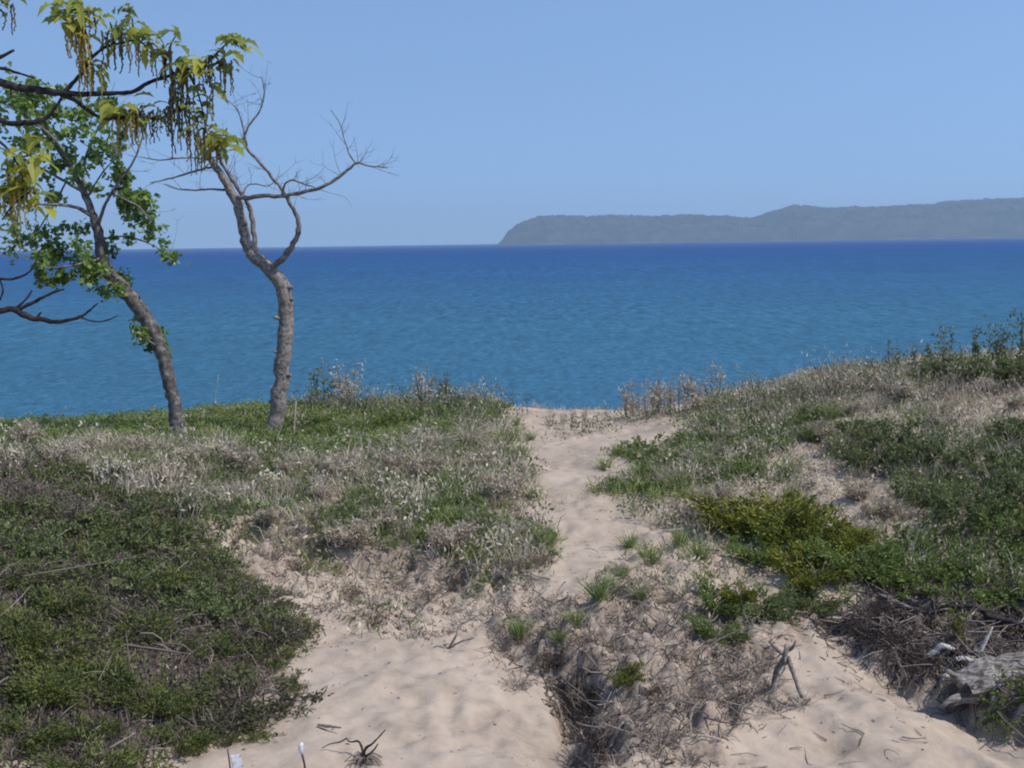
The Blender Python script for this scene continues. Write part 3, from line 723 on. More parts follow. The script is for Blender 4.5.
# ------------------------------------------------------------------ shrubs
def shrub_meshes(kind, seed):
    """(branch mesh, foliage mesh) of one plant about its own base"""
    global RNG
    keep = RNG; RNG = np.random.default_rng(seed)
    bmb, fmb = MB(), MB()
    if kind in ('juniper', 'juniper_gold', 'juniper_green'):
        Rr, H, nst, nsp, L, W = {'juniper': (.62, .17, 22, 700, .06, .021), 'juniper_gold': (.5, .36, 18, 800, .07, .025), 'juniper_green': (.45, .24, 16, 650, .065, .022)}[kind]
        ax = RNG.uniform(0, 6.28, nst)
        for a_ in ax:
            l = Rr * RNG.uniform(.55, 1.15); k = 6; t = np.linspace(0, 1, k)
            curve = RNG.normal() * .5
            th = a_ + curve * t
            hgt = H * RNG.uniform(.5, 1.15)
            pts = np.c_[np.cos(th) * l * t, np.sin(th) * l * t, hgt * np.sin(np.minimum(t * 1.9, 1.7)) * (.4 + .6 * t)]
            bmb.tube(pts, np.linspace(.009, .002, k), 4, RNG.random() * .5, cap=False)
            m_ = nsp // nst
            tt = RNG.uniform(.22, 1.05, m_) ** .8
            c_ = np.stack([np.interp(tt, t, pts[:, j]) for j in range(3)], 1) + RNG.normal(size=(m_, 3)) * np.array([.05, .05, .022])
            d0 = np.c_[np.cos(a_ + curve * tt), np.sin(a_ + curve * tt), np.full(m_, .55)]
            shade = RNG.random() * .45 + .1
            for rep in range(3):
                fmb.leaves(c_ + RNG.normal(size=(m_, 3)) * .016, d0 + RNG.normal(size=(m_, 3)) * .55, RNG.uniform(.6, 1.25, m_) * L, W, np.clip(shade + RNG.normal(size=m_) * .17 + .2 * (tt - .5), 0, 1))
    else:
        Rr, H, nst, nl, L, asp, lean = {
            'bush': (.5, .48, 22, 24, .07, .5, .7), 'low_bush': (.45, .24, 22, 20, .07, .5, 1.0), 'grey_bush': (.34, .36, 26, 18, .085, .28, .5),
            'sapling': (.22, .62, 6, 13, .065, .45, .25), 'weed': (.12, .40, 7, 13, .06, .26, .3), 'tuft': (.16, .26, 60, 0, .2, .0, .5),
            'sprig': (.12, .3, 9, 26, .045, .4, .35), 'dead_bush': (.34, .30, 30, 6, .04, .3, .7)}[kind]
        for i in range(nst):
            az = RNG.uniform(0, 6.28); r_ = Rr * math.sqrt(RNG.random()); k = 6; t = np.linspace(0, 1, k)
            b0 = np.array([math.cos(az), math.sin(az), 0]) * r_ * .35
            h = H * RNG.uniform(.55, 1.15); out = np.array([math.cos(az), math.sin(az), 0]) * r_ * lean * 1.6
            bend = RNG.normal(size=3) * .12 * h
            pts = b0 + out * (t ** 1.2)[:, None] + np.array([0, 0, h]) * t[:, None] + bend * (t * (1 - t))[:, None] * 2
            if kind == 'tuft':
                continue
            bmb.tube(pts, np.linspace(1, .35, k) * RNG.uniform(.003, .006) * (1.3 if kind in ('bush', 'sapling') else 1), 4, RNG.random() * .6, cap=False)
            C_, Dd = [], []
            tt = RNG.uniform(.3 if kind != 'sapling' else .4, 1.02, nl)
            c_ = np.stack([np.interp(tt, t, pts[:, j]) for j in range(3)], 1)
            # short side shoots
            for sdt in range(3 if kind in ('bush', 'low_bush', 'grey_bush', 'dead_bush') else 1):
                q = RNG.uniform(.4, .85); a0 = np.array([np.interp(q, t, pts[:, j]) for j in range(3)])
                d_ = RNG.normal(size=3) * np.array([1, 1, .4]) + np.array([0, 0, .7]); d_ /= np.linalg.norm(d_)
                l = h * RNG.uniform(.15, .4)
                bmb.tube(np.array([a0, a0 + d_ * l * .5 + RNG.normal(size=3) * .01, a0 + d_ * l]), [.0025, .002, .001], 3, RNG.random() * .6, cap=False)
                w_ = RNG.uniform(.2, 1, nl // 2 + 1)
                c_ = np.vstack([c_, a0 + d_ * l * w_[:, None]])
            n_ = len(c_); c_ = c_ + RNG.normal(size=(n_, 3)) * .018
            l = RNG.uniform(.6, 1.2, n_) * L
            fmb.leaves(c_, RNG.normal(size=(n_, 3)) * .8 + np.array([0, 0, .5]), l, l * asp, np.clip(.4 + RNG.normal() * .14 + RNG.normal(size=n_) * .18, 0, 1))
        if kind == 'tuft':
            n_ = 110
            P = RNG.normal(size=(n_, 3)) * np.array([.035, .035, 0])
            fmb.blades(P, np.c_[P[:, :2] * 9 + RNG.normal(size=(n_, 2)) * .22, np.ones(n_)], RNG.uniform(.16, .42, n_), RNG.uniform(.006, .012, n_), np.clip(.4 + RNG.normal(size=n_) * .25, 0, 1), .7)
    RNG = keep
    return bmb, fmb

VAR = {}
SHN = [0]
def shrub(name, kind, fmat, pos, scale, label, cat, group=None, bmat='twig', rz=None, stretch=None, var=None):
    v_ = int(RNG.integers(0, 4)) if var is None else var
    key = (kind, v_, fmat, bmat)
    if key not in VAR:
        b_, f_ = shrub_meshes(kind, 1000 + 17 * v_ + sum(map(ord, kind)))
        VAR[key] = (b_.mesh("branches", M[bmat]) if b_.n else None, f_.mesh("foliage", M[fmat]))
    rz = RNG.uniform(0, 6.28) if rz is None else rz
    sc = scale if stretch is None else (scale * stretch[0], scale * stretch[1], scale * stretch[2])
    # plants follow the slope they grow on
    x, y, z = pos
    t = empty(name, (x, y, z - .015), rz, sc)
    e = .25
    nrm = Vector((-(ground_z(x + e, y) - ground_z(x - e, y)) / (2 * e), -(ground_z(x, y + e) - ground_z(x, y - e)) / (2 * e), 1)).normalized()
    if kind.startswith('juniper') or 'low' in kind:
        q = Vector((0, 0, 1)).rotation_difference(nrm) @ Matrix.Rotation(rz, 3, 'Z').to_quaternion()
        t.rotation_euler = q.to_euler()
    tag(t, label, cat, group)
    if VAR[key][0] is not None: link("branches", VAR[key][0], t)
    link("foliage", VAR[key][1], t)
    return t

def g_at(px, py): return on_ground(px, py)

# creeping junipers matting the near left slope
jn = 0
JP = region_pts('juniper_slope', 3.2, seed=8, jit=.5)
JP = JP[np.argsort(JP[:, 1])]
kept = []
for p in JP:
    if all(np.hypot(*(p[:2] - k[:2])) > .36 for k in kept): kept.append(p)
for p in kept:
    a_, c_ = project(p[None])
    if a_[0] < -220 or c_[0] > 800: continue
    if fbm(np.array([p[0] * 1.1]), np.array([p[1] * 1.1]), 411, 2)[0] < -.14: continue
    if fbm(np.array([p[0] * .9]), np.array([p[1] * .9]), 421, 2)[0] + RNG.normal() * .08 < -.12:
        shrub("juniper", 'juniper', 'juniper_brown', p, RNG.uniform(.55, .95), "browned creeping juniper in the sprawling mat on the near left slope", "shrub", "browned junipers in the left mat")
    else:
        shrub("juniper", 'juniper', 'juniper', p, RNG.uniform(.55, .95), "olive green creeping juniper in the sprawling mat on the near left slope", "shrub", "green junipers in the left mat")
for px_, py_, s_, lab in [(288, 690, .36, "small olive juniper sprig hanging alone at the sandy tip of the left mat"), (247, 738, .42, "small green juniper clump closest to the white marker post"),
                          (283, 632, .6, "dark juniper clump with bare roots at the right tip of the left mat")]:
    shrub("juniper", 'juniper', 'juniper', g_at(px_, py_), s_, lab, "shrub", stretch=(.7, 1.3, 1) if py_ == 690 else None, rz=.3)
for px_, py_ in [(20, 640), (60, 700), (25, 745), (90, 735), (140, 640), (110, 690), (165, 715), (210, 655), (225, 690), (60, 610), (150, 590), (90, 560), (180, 750), (30, 700)]:
    shrub("juniper", 'juniper_green', 'juniper', g_at(px_, py_), RNG.uniform(.5, .8), "bushier olive juniper rising from the dark mat on the near left slope", "shrub", "bushier junipers on the left slope")
for px_, py_ in [(30, 480), (85, 490), (150, 515), (120, 540), (40, 530), (195, 560), (10, 560), (100, 580), (170, 600), (60, 560), (210, 610), (240, 620)]:
    shrub("bush", 'low_bush', 'dullgreen', g_at(px_, py_), RNG.uniform(.7, 1.1), "leafy green bush growing through the grey upper part of the left slope", "bush", "leafy bushes on the upper left slope")

# golden and green junipers on the right bank
for px_, py_, s_, lab in [(738, 522, 1.05, "golden juniper at the left end of the yellow green mound beside the sand strip"), (772, 528, 1.25, "largest golden juniper in the middle of the yellow green mound on the right dune"),
                          (805, 536, 1.15, "golden juniper right of the largest one in the yellow green mound"), (836, 548, .95, "golden juniper at the right end of the yellow green mound, below the dry slope"), (812, 574, .95, "bright yellow juniper just above the diagonal sand strip")]:
    shrub("juniper", 'juniper_gold', 'juniper_gold', g_at(px_, py_ + 12), s_, lab, "shrub")
shrub("juniper", 'juniper_gold', 'green', g_at(845, 578), 1.05, "green juniper merging into the right foot of the yellow green mound", "shrub")
for px_, py_, s_, lab in [(755, 560, .9, "dark green juniper tucked under the yellow green row"), (850, 575, 1.0, "green juniper at the top of the root covered bank"), (880, 582, .9, "green juniper right of the diagonal sand strip, over the dark hollow")]:
    shrub("juniper", 'juniper_green', 'green', g_at(px_, py_), s_, lab, "shrub")
for px_, py_, s_, k_, lab in [(712, 605, .75, 'juniper_green', "deep green juniper left of the small yellow green one below the sand strip"), (760, 612, .85, 'juniper_green', "spreading grey green juniper in the middle of the low patch below the sand strip"),
                              (810, 612, .8, 'juniper_green', "thin grey green juniper at the right end of the low patch below the sand strip"), (715, 640, .6, 'juniper_green', "bright green juniper clump lowest on the bank above the stick tripod")]:
    shrub("juniper", k_, 'green' if px_ < 740 else 'dullgreen', g_at(px_, py_), s_, lab, "shrub")
shrub("juniper", 'juniper_gold', 'juniper_gold', g_at(737, 605), .5, "small yellow green juniper in the low patch below the sand strip", "shrub")
shrub("juniper", 'juniper_gold', 'juniper_gold', g_at(632, 680), .33, "small golden juniper tuft with rusty base on the eroded island", "shrub")
shrub("dead_juniper", 'juniper', 'rust', g_at(650, 692), .3, "rusty brown dead juniper tuft below the golden one on the island", "shrub")
shrub("plant", 'sprig', 'juniper_gold', g_at(957, 640), .9, "lone yellow green sprig growing in the root tangle of the right bank", "plant")
shrub("plant", 'low_bush', 'green', g_at(1020, 712), .5, "low green plant beside the weathered log", "plant")

# leafy bushes on the right dune
for px_, py_ in [(880, 450), (915, 465), (960, 470), (1000, 480), (1030, 500), (930, 510), (970, 525), (1010, 540), (900, 560), (945, 560), (990, 570), (1030, 570), (920, 585), (870, 470), (1040, 450), (965, 590), (1010, 590)]:
    shrub("bush", 'bush' if py_ < 560 else 'low_bush', 'dullgreen' if py_ < 540 else 'green', g_at(px_, py_), RNG.uniform(.6, .95), "dark green leafy bush in the thicket on the right dune", "bush", "leafy bushes in the right dune thicket")
for px_, py_ in [(690, 445), (730, 425), (770, 440), (800, 425), (660, 470), (640, 490), (700, 480), (745, 470), (640, 455)]:
    shrub("bush", 'low_bush', 'green', g_at(px_, py_), RNG.uniform(.45, .75), "small green bush among dry grass right of the sand path", "bush", "small bushes right of the path")
for px_, py_ in [(330, 440), (370, 430), (345, 455), (395, 425), (310, 425), (450, 412), (485, 412), (420, 418), (280, 448), (365, 450)]:
    shrub("bush", 'low_bush', 'green', g_at(px_, py_), RNG.uniform(.5, .8), "bright green low bush on the grassy crest beside the bare tree", "bush", "low green bushes on the left crest")
for px_, py_ in [(470, 500), (430, 505), (395, 500), (360, 515), (440, 535), (490, 540), (330, 530), (300, 500), (260, 510), (230, 480)]:
    shrub("bush", 'low_bush', 'dullgreen' if px_ % 20 else 'green', g_at(px_, py_), RNG.uniform(.4, .7), "green bush half buried in pale dry stalks on the middle slope", "bush", "green bushes on the middle slope")
# grey, dry bushes
for px_, py_ in [(90, 452), (140, 456), (190, 465), (240, 470), (290, 478), (340, 480), (390, 470), (170, 490), (215, 505), (270, 525), (320, 500), (380, 530), (430, 480), (480, 470), (505, 500), (515, 540), (30, 445), (60, 465), (350, 550), (450, 550)]:
    shrub("dry_bush", 'grey_bush', 'straw', g_at(px_, py_), RNG.uniform(.55, .95), "pale dry bush of bleached stalks and leaves on the left slope", "bush", "pale dry bushes on the left slope", bmat='straw')
for px_, py_ in [(705, 410), (740, 400), (790, 395), (830, 385), (870, 390), (900, 400), (850, 415), (760, 415), (720, 440), (820, 440), (880, 520), (900, 500), (860, 500), (690, 520), (720, 500), (950, 385), (985, 395), (1015, 410), (940, 430), (1000, 435)]:
    shrub("dry_bush", 'grey_bush', 'straw', g_at(px_, py_), RNG.uniform(.4, .75), "pale dry bush of bleached stalks on the right dune", "bush", "pale dry bushes on the right dune", bmat='straw')
for px_, py_ in [(350, 600), (372, 625), (335, 575), (400, 590), (430, 600), (300, 570), (270, 560), (455, 590), (520, 570), (545, 565)]:
    shrub("dead_bush", 'dead_bush', 'rust', g_at(px_, py_), RNG.uniform(.35, .6), "brown dead bush sunk in the sand below the left slope", "bush", "brown dead bushes on the left sand bank")
for px_, py_ in [(510, 650), (545, 665), (520, 690), (500, 635), (590, 640), (620, 735), (660, 745), (690, 765), (640, 720), (700, 700), (680, 660), (580, 760), (770, 690), (762, 672), (800, 706), (745, 700), (775, 712), (730, 680)]:
    shrub("dead_bush", 'dead_bush', 'twig', g_at(px_, py_), RNG.uniform(.35, .6), "grey dead bush with bare twigs on the eroded island", "bush", "grey dead bushes on the eroded island")
for px_, py_ in [(556, 668), (566, 690), (580, 680), (578, 705), (590, 720), (572, 715), (596, 742), (588, 695), (600, 755)]:  # near-black bushes added so their colour gives the hollow its shade
    shrub("dead_bush", 'dead_bush', 'dead_and_shade', g_at(px_, py_), RNG.uniform(.45, .7), "blackish dead bush added to darken the shaded hollow on the left face of the island", "bush", "dark bushes added as shade in the island hollow", bmat='dead_and_shade')
for px_, py_ in [(872, 628), (885, 640), (900, 648), (865, 638), (915, 655), (930, 668), (895, 625), (880, 615), (860, 625), (910, 662), (922, 674), (852, 634), (878, 652), (905, 640), (838, 630)]:  # more near-black bushes, added as the dark shade below the root overhang
    shrub("dead_bush", 'dead_bush', 'dead_and_shade', g_at(px_, py_), RNG.uniform(.35, .55), "blackish dead bush added to deepen the shade under the roots of the right bank", "bush", "dark bushes added as shade under the right bank", bmat='dead_and_shade')
# tufts of dune grass beside the path
for px_, py_ in [(612, 592), (622, 578), (600, 600), (650, 565), (630, 548), (605, 470), (615, 490), (620, 455), (530, 440), (522, 460), (535, 500), (545, 545), (640, 600), (560, 640), (520, 640), (575, 625), (700, 560), (680, 545), (500, 430), (515, 425)]:
    shrub("grass_tuft", 'tuft', 'grass', g_at(px_, py_), RNG.uniform(.6, 1.0), "green tuft of dune grass at the edge of the sand path", "grass", "grass tufts along the path")
for px_, py_ in [(690, 452), (715, 440), (735, 450), (760, 440), (785, 450), (810, 440), (840, 450), (705, 470), (730, 475), (760, 470), (670, 465), (655, 480), (790, 475), (850, 430), (880, 430), (910, 425), (745, 425), (800, 425), (770, 415), (830, 420), (640, 480), (680, 490), (720, 495), (950, 440), (985, 450), (1010, 440)]:
    shrub("grass_tuft", 'tuft', 'grass', g_at(px_, py_), RNG.uniform(.6, 1.15), "green grass tuft growing among pale dry grass on the right dune", "grass", "green grass tufts on the right dune")
for px_, py_ in [(350, 500), (385, 505), (410, 515), (440, 510), (460, 525), (490, 520), (515, 530), (425, 540), (470, 550), (375, 525), (500, 480), (470, 480), (440, 490), (520, 460), (505, 445), (480, 430), (460, 440), (430, 430), (300, 485), (260, 490)]:
    shrub("grass_tuft", 'tuft', 'grass', g_at(px_, py_), RNG.uniform(.6, 1.1), "green grass tuft growing among pale dry stalks on the middle slope", "grass", "green grass tufts on the middle slope")
for px_, py_ in [(70, 448), (95, 444), (110, 456), (135, 450), (160, 458), (60, 458), (185, 462), (225, 462), (255, 472), (300, 470), (330, 490), (290, 500), (345, 470), (365, 480), (205, 480), (240, 500), (310, 520), (430, 470), (410, 480), (30, 440), (470, 445), (440, 450), (495, 455)]:
    shrub("dry_grass_tuft", 'tuft', 'straw', g_at(px_, py_), RNG.uniform(.75, 1.35), "tall pale tuft of dry grass leaning on the left slope", "grass", "tall dry grass tufts on the left slope")
for px_, py_ in [(715, 420), (745, 408), (780, 402), (815, 396), (850, 392), (885, 388), (910, 392), (770, 425), (805, 415), (840, 408), (875, 412), (930, 402), (720, 455), (750, 450), (690, 462), (860, 500), (890, 515), (870, 535), (905, 520), (850, 485), (940, 415), (960, 405), (700, 500), (665, 485)]:
    shrub("dry_grass_tuft", 'tuft', 'straw', g_at(px_, py_), RNG.uniform(.6, 1.2), "pale tuft of dry grass leaning on the right dune", "grass", "dry grass tufts on the right dune")
# plants on the skyline
for px_, py_, h_ in [(893, 372, .75), (912, 372, .8), (936, 370, 1.15), (945, 372, .9), (958, 372, .7), (972, 370, 1.0), (985, 370, 1.2), (1000, 370, 1.0), (1014, 368, 1.3), (1028, 368, 1.2), (1042, 366, 1.2), (925, 374, .7), (1005, 374, .8)]:
    shrub("sapling", 'sapling', 'dullgreen', g_at(px_, py_), h_ * 1.05, "thin leafy sapling standing against the water on the right crest", "sapling", "saplings on the right crest")
for px_, py_, s_ in [(965, 384, .8), (1000, 384, .9), (1030, 384, .9), (925, 382, .6), (945, 380, .7)]:
    shrub("bush", 'bush', 'dullgreen', g_at(px_, py_), s_, "bushy green shrub at the foot of the saplings on the right crest", "bush", "shrubs on the right crest")
for px_, py_ in [(312, 412), (324, 405), (332, 409), (338, 404), (349, 406), (355, 412), (371, 405), (421, 405), (424, 412), (441, 406), (447, 409), (456, 407), (470, 410), (398, 410)]:
    shrub("weed", 'weed', 'straw' if px_ % 3 else 'dullgreen', g_at(px_, py_), RNG.choice([.8, 1.2, 1.6, 2.0]), "thin dry weed standing on the left crest against the water", "plant", "weeds on the left crest")
for px_, py_ in [(550, 426), (563, 423), (572, 424), (633, 416), (641, 414), (649, 418), (660, 413), (671, 416), (679, 413), (686, 417), (628, 419), (700, 408), (711, 404), (692, 410), (584, 423), (606, 421), (655, 413)]:
    shrub("weed", 'weed', 'straw' if px_ > 560 else 'greygreen', g_at(px_, py_), RNG.uniform(1.0, 2.0) if px_ > 620 else RNG.uniform(.5, .8), "pale feathery dry weed at the head of the sand path", "plant", "pale weeds at the head of the path")

def stalk(name, p0, d, l, r_, mat, label, cat):
    mb = MB(); t = np.linspace(0, 1, 5)[:, None]
    d = np.asarray(d, float); d /= np.linalg.norm(d)
    mb.tube(np.asarray(p0) + d * l * t + np.array([0, 0, -.03]) + np.array([.03, 0, 0]) * t * t * l, np.linspace(1, .5, 5) * r_, 5, .9)
    return tag(mb.build(name, M[mat], smooth=True), label, cat)
stalk("dry_stalk", g_at(294, 436), (.06, 0, 1), .62, .012, 'straw', "single upright straw coloured stalk right of the bare tree", "stalk")
stalk("dry_stalk", g_at(46, 428), (.55, 0, .62), .55, .010, 'straw', "pale leaning stalk on the far left crest", "stalk")
stalk("dry_stalk", g_at(213, 412), (.15, 0, 1), .75, .010, 'twig', "thin dark stalk standing between the two trees", "stalk")

# ------------------------------------------------------------------ trees on the crest
def px_path(path, d, wig=0.0, per=F):
    """(points, radii) from photo positions with radius in photo pixels"""
    P = []; Rr = []
    for q in path:
        dd = d + (q[3] if len(q) > 3 else 0)
        P.append(at(q[0], q[1], dd)); Rr.append(q[2] * dd / F)
    return np.array(P), np.array(Rr)

def refine(P, Rr, n_=4, wob=0.3):
    """Catmull-Rom through the points with a little knobbliness"""
    k = len(P); ext = np.vstack([2 * P[0] - P[1], P, 2 * P[-1] - P[-2]])
    out, ro = [], []
    for i in range(k - 1):
        p0, p1, p2, p3 = ext[i:i + 4]
        for t in np.arange(n_) / n_:
            out.append(.5 * ((2 * p1) + (p2 - p0) * t + (2 * p0 - 5 * p1 + 4 * p2 - p3) * t ** 2 + (3 * p1 - p0 - 3 * p2 + p3) * t ** 3))
            ro.append(Rr[i] * (1 - t) + Rr[i + 1] * t)
    out.append(P[-1]); ro.append(Rr[-1])
    out = np.array(out); ro = np.array(ro)
    j = RNG.normal(size=out.shape) * ro[:, None] * wob * .5; j[0] = 0
    return out + j, ro * (1 + RNG.normal(size=len(ro)) * wob * .3)

def twigs(mb, P, n_, L, r_, out=None, lift=.2, depth=1, flat=.5, flist=None):
    for i in range(n_):
        k = RNG.integers(max(1, len(P) // 3), len(P)); p = P[k]; tg = P[k] - P[k - 1]; tg = tg / (np.linalg.norm(tg) + 1e-9)
        d = tg * .7 + RNG.normal(size=3) * np.array([.8, flat, .7]) + np.array([0, 0, lift]); d /= np.linalg.norm(d)
        l = RNG.uniform(*L); t = np.linspace(0, 1, 5)[:, None]
        Q = p + d * l * t + RNG.normal(size=3) * l * .25 * t * (1 - t) + np.array([0, 0, l * .12]) * t ** 2
        mb.tube(Q, np.linspace(r_, r_ * .4, 5), 4, RNG.random(), cap=False)
        if flist is not None: flist.append(Q)
        if depth > 1: twigs(mb, Q, 2, (L[0] * .5, L[1] * .5), r_ * .6, lift=lift, depth=depth - 1, flat=flat, flist=flist)

ALLT = []
def tree(name, label, loc, d, limbs, barkm, tw, leafs=None):
    root = empty(name, loc); inv = Matrix.Translation(-Vector(loc))
    def put(mb, nm, mat, par, smooth=True):
        o = mb.build(nm, mat, par, smooth); 
        o.data.transform(inv)
        return o
    tag(root, label, "tree")
    made = {}
    for nm, parent, path in limbs:
        P, Rr = refine(*px_path(path, d), wob=.14 if nm == 'trunk' else .2)
        Rr = Rr * ((.84 if barkm == 'bark' else .83) if nm == 'trunk' else .58)
        mb = MB(); mb.tube(P, Rr, 12 if nm == 'trunk' else 8, .5, rough=.08)
        tl = []
        if nm == 'limb': twigs(mb, P, tw[0] if len(P) > 26 else (tw[1] if len(P) > 17 else tw[1] // 2), (.12, .55), .005, depth=2, lift=.1, flat=tw[2], flist=tl)
        o = put(mb, nm, M[barkm if nm == 'trunk' else 'limb_bark'], root)
        ALLT.extend([P] + tl)
        made.setdefault(nm, []).append((o, P))
    return root, made, put

L0 = g_at(273, 434); dB = L0[1]
bare = [
 ('trunk', None, [(272,440,12),(273,432,11),(276,420,10),(279,400,9.6),(282,370,9.3),(285,340,9.4),(286,310,9.2),(283,288,8.6),(274,274,8.2),(263,263,7.8),(254,256,7.4),(247,244,6.6),(243,228,6),(239,208,5.8),(231,192,5.4),(222,176,4.6),(213,163,4),(203,148,3.2),(196,138,2.4)]),
 ('limb', None, [(259,262,5),(256,250,4.4,.05),(254,232,4.2,.1),(251,212,4,.12),(246,200,3.8,.1),(237,187,3.4,.05),(227,172,2.9,0),(220,160,2.2,-.1),(217,146,1.4,-.1)]),
 ('limb', None, [(268,268,5),(276,264,5,-.1),(286,254,5.2,-.15),(296,240,4.6,-.2),(299,226,4.2,-.2),(295,212,3.6,-.2),(288,200,3.2,-.25),(281,188,2.9,-.3),(268,172,2.6,-.3),(256,158,2.4,-.3),(245,146,2.2,-.35),(245,136,2,-.4),(250,124,1.8,-.4),(259,112,1.6,-.4),(264,96,1.3,-.4),(263,84,1,-.4),(261,76,.7,-.4)]),
 ('limb', None, [(234,196,4),(245,198,3.9,-.1),(258,196,3.7,-.2),(280,196,3.5,-.3),(300,193,3.3,-.4),(322,187,3,-.5),(338,178,2.7,-.5),(350,168,2.3,-.5),(358,163,2,-.5),(368,166,1.4,-.5),(380,167,1,-.5),(388,168,.7,-.5)]),
 ('limb', None, [(356,164,1.6,-.5),(349,153,1.3,-.5),(344,138,1,-.5),(340,124,.8,-.5),(331,110,.5,-.5)]),
 ('limb', None, [(282,196,2,-.3),(285,184,1.8,-.4),(293,180,1.7,-.4),(304,184,1.4,-.4),(314,187,1,-.4)]),
 ('limb', None, [(224,190,2.2),(212,189,1.9,.2),(196,190,1.6,.3),(178,189,1.2,.4),(164,184,.8,.4)]),
 ('limb', None, [(216,166,2.2),(202,169,2,.1),(186,174,1.8,.2),(168,179,1.4,.3),(150,183,.8,.3)]),
 ('limb', None, [(210,160,2),(196,158,1.7,-.1),(178,158,1.5,-.2),(160,160,1.2,-.2),(140,157,.7,-.2)]),
 ('limb', None, [(247,146,1.6,-.35),(240,116,1.2,-.3),(232,104,.9,-.3),(222,98,.6,-.3)]),
 ('limb', None, [(242,198,1.5),(247,186,1.3,.1),(256,184,1.1,.1),(268,186,.9,.1),(276,180,.6,.1)]),
]
root, made, put = tree("cottonwood_tree", "twisted grey tree with bare leafless branches on the grassy crest", L0, dB, bare, 'bark', (18, 9, .3))
for y_, s_ in [(288, 1), (352, -1), (376, 1), (402, -1), (318, -1), (300, 1)]:
    p = at(np.interp(y_, [288, 340, 400], [283, 285, 279]) + 7 * s_, y_, dB - .06)
    mb = MB(); mb.tube(np.array([p - np.array([s_ * .05, 0, 0]), p + np.array([s_ * .03, -.01, .01]), p + np.array([s_ * .055, -.03, .02])]), [.04, .033, .014], 7, .2)
    put(mb, "bark_knob", M['bark'], root)

# leaning leafy tree
L1 = g_at(177, 434); dL = L1[1]
lean = [
 ('trunk', None, [(180,440,11.5),(178,428,9.5),(174,405,8.2),(170,385,8),(164,360,8.4),(155,335,8.6),(143,314,8.8),(129,296,8.8),(116,282,8.6),(106,268,8),(101,252,6.8),(99,236,6),(95,220,5.2),(89,205,4.4),(82,188,3.6),(72,170,3),(60,152,2.4),(46,132,1.6),(35,112,1)]),
 ('limb', None, [(94,218,3.4),(78,208,3,-.2),(60,205,2.6,-.4),(40,204,2.1,-.5),(20,198,1.6,-.6),(-5,190,1,-.6)]),
 ('limb', None, [(97,228,3.4),(104,208,3,-.2),(112,192,2.6,-.4),(122,178,2.2,-.5),(134,160,1.8,-.6),(142,138,1.3,-.6),(144,120,.8,-.6)]),
 ('limb', None, [(90,206,3.4),(84,188,3,.2),(84,165,2.6,.3),(92,140,2.1,.4),(102,120,1.6,.4),(108,98,1,.4)]),
 ('limb', None, [(84,192,3),(66,182,2.6,.3),(48,172,2.1,.5),(26,160,1.7,.6),(5,150,1.2,.6),(-15,140,.8,.6)]),
 ('limb', None, [(74,172,2.4),(60,146,2,-.3),(42,128,1.7,-.4),(24,116,1.3,-.4),(5,104,.9,-.4)]),
 ('limb', None, [(102,258,2.6),(88,262,2.2,-.3),(70,266,1.8,-.5),(50,268,1.4,-.5),(36,266,.9,-.5)]),
 ('limb', None, [(100,240,1.8),(120,236,1.4,.2),(140,240,1.2,.3),(158,248,.9,.3),(172,254,.6,.3)]),
 ('limb', None, [(112,194,2),(126,200,1.6,-.4),(140,208,1.2,-.4),(152,222,.8,-.4)]),
 ('limb', None, [(66,182,1.6,.3),(48,214,1.4,.2),(34,236,1.1,.1),(18,252,.7,0)]),
 ('limb', None, [(160,348,1.8),(150,342,1.5,-.2),(140,334,1,-.3)]),
 ('limb', None, [(122,288,1.8),(112,284,1.4,-.2),(102,278,1,-.3)]),
 ('limb', None, [(86,200,2),(100,176,1.6,-.5),(118,154,1.2,-.6),(128,128,.8,-.6)]),
]
ALLT.clear()
root, made, put = tree("cottonwood_tree", "leaning tree with a dark bent trunk and many green leaves on the grassy crest", L1, dL, lean, 'bark_dark', (12, 6, .7))
AL = np.vstack(ALLT + [made['trunk'][0][1]])
blobs = [(10,100,14,50),(45,96,14,50),(75,120,14,40),(20,138,14,40),(50,168,14,30),(92,150,12,30),(118,150,10,25),(5,165,12,30),(35,222,12,25),(20,236,10,25),(80,248,8,30),(38,240,8,20),(148,196,7,40),(18,88,22,60),(40,82,14,40),(28,108,22,90),(55,118,22,90),(8,120,16,60),(70,132,18,60),(90,122,14,30),(100,140,16,50),(125,135,10,25),(132,118,10,25),(60,150,18,50),(30,145,18,40),(85,165,16,45),(112,165,12,40),(125,185,12,40),
 (139,203,13,150),(146,212,9,60),(130,196,8,50),(118,172,10,40),(15,200,18,60),(40,190,15,30),(8,222,12,30),(60,232,13,30),(75,228,10,30),(10,245,8,25),(42,262,10,70),(60,258,13,110),(78,266,14,120),(95,272,12,100),(66,276,10,50),(48,270,8,40),
 (104,250,9,40),(122,276,7,50),(118,292,6,40),(102,292,6,40),(152,338,9,110),(160,349,6,50),(142,330,7,50),(136,322,4,20),(157,228,4,14),(165,240,4,18),(150,236,5,20),(160,258,5,22),(172,256,5,22),(180,259,3,8),(128,238,5,18),(112,236,4,12),(60,196,14,25),(95,185,14,25),(100,98,12,30),(70,102,14,40),(110,110,8,20)]
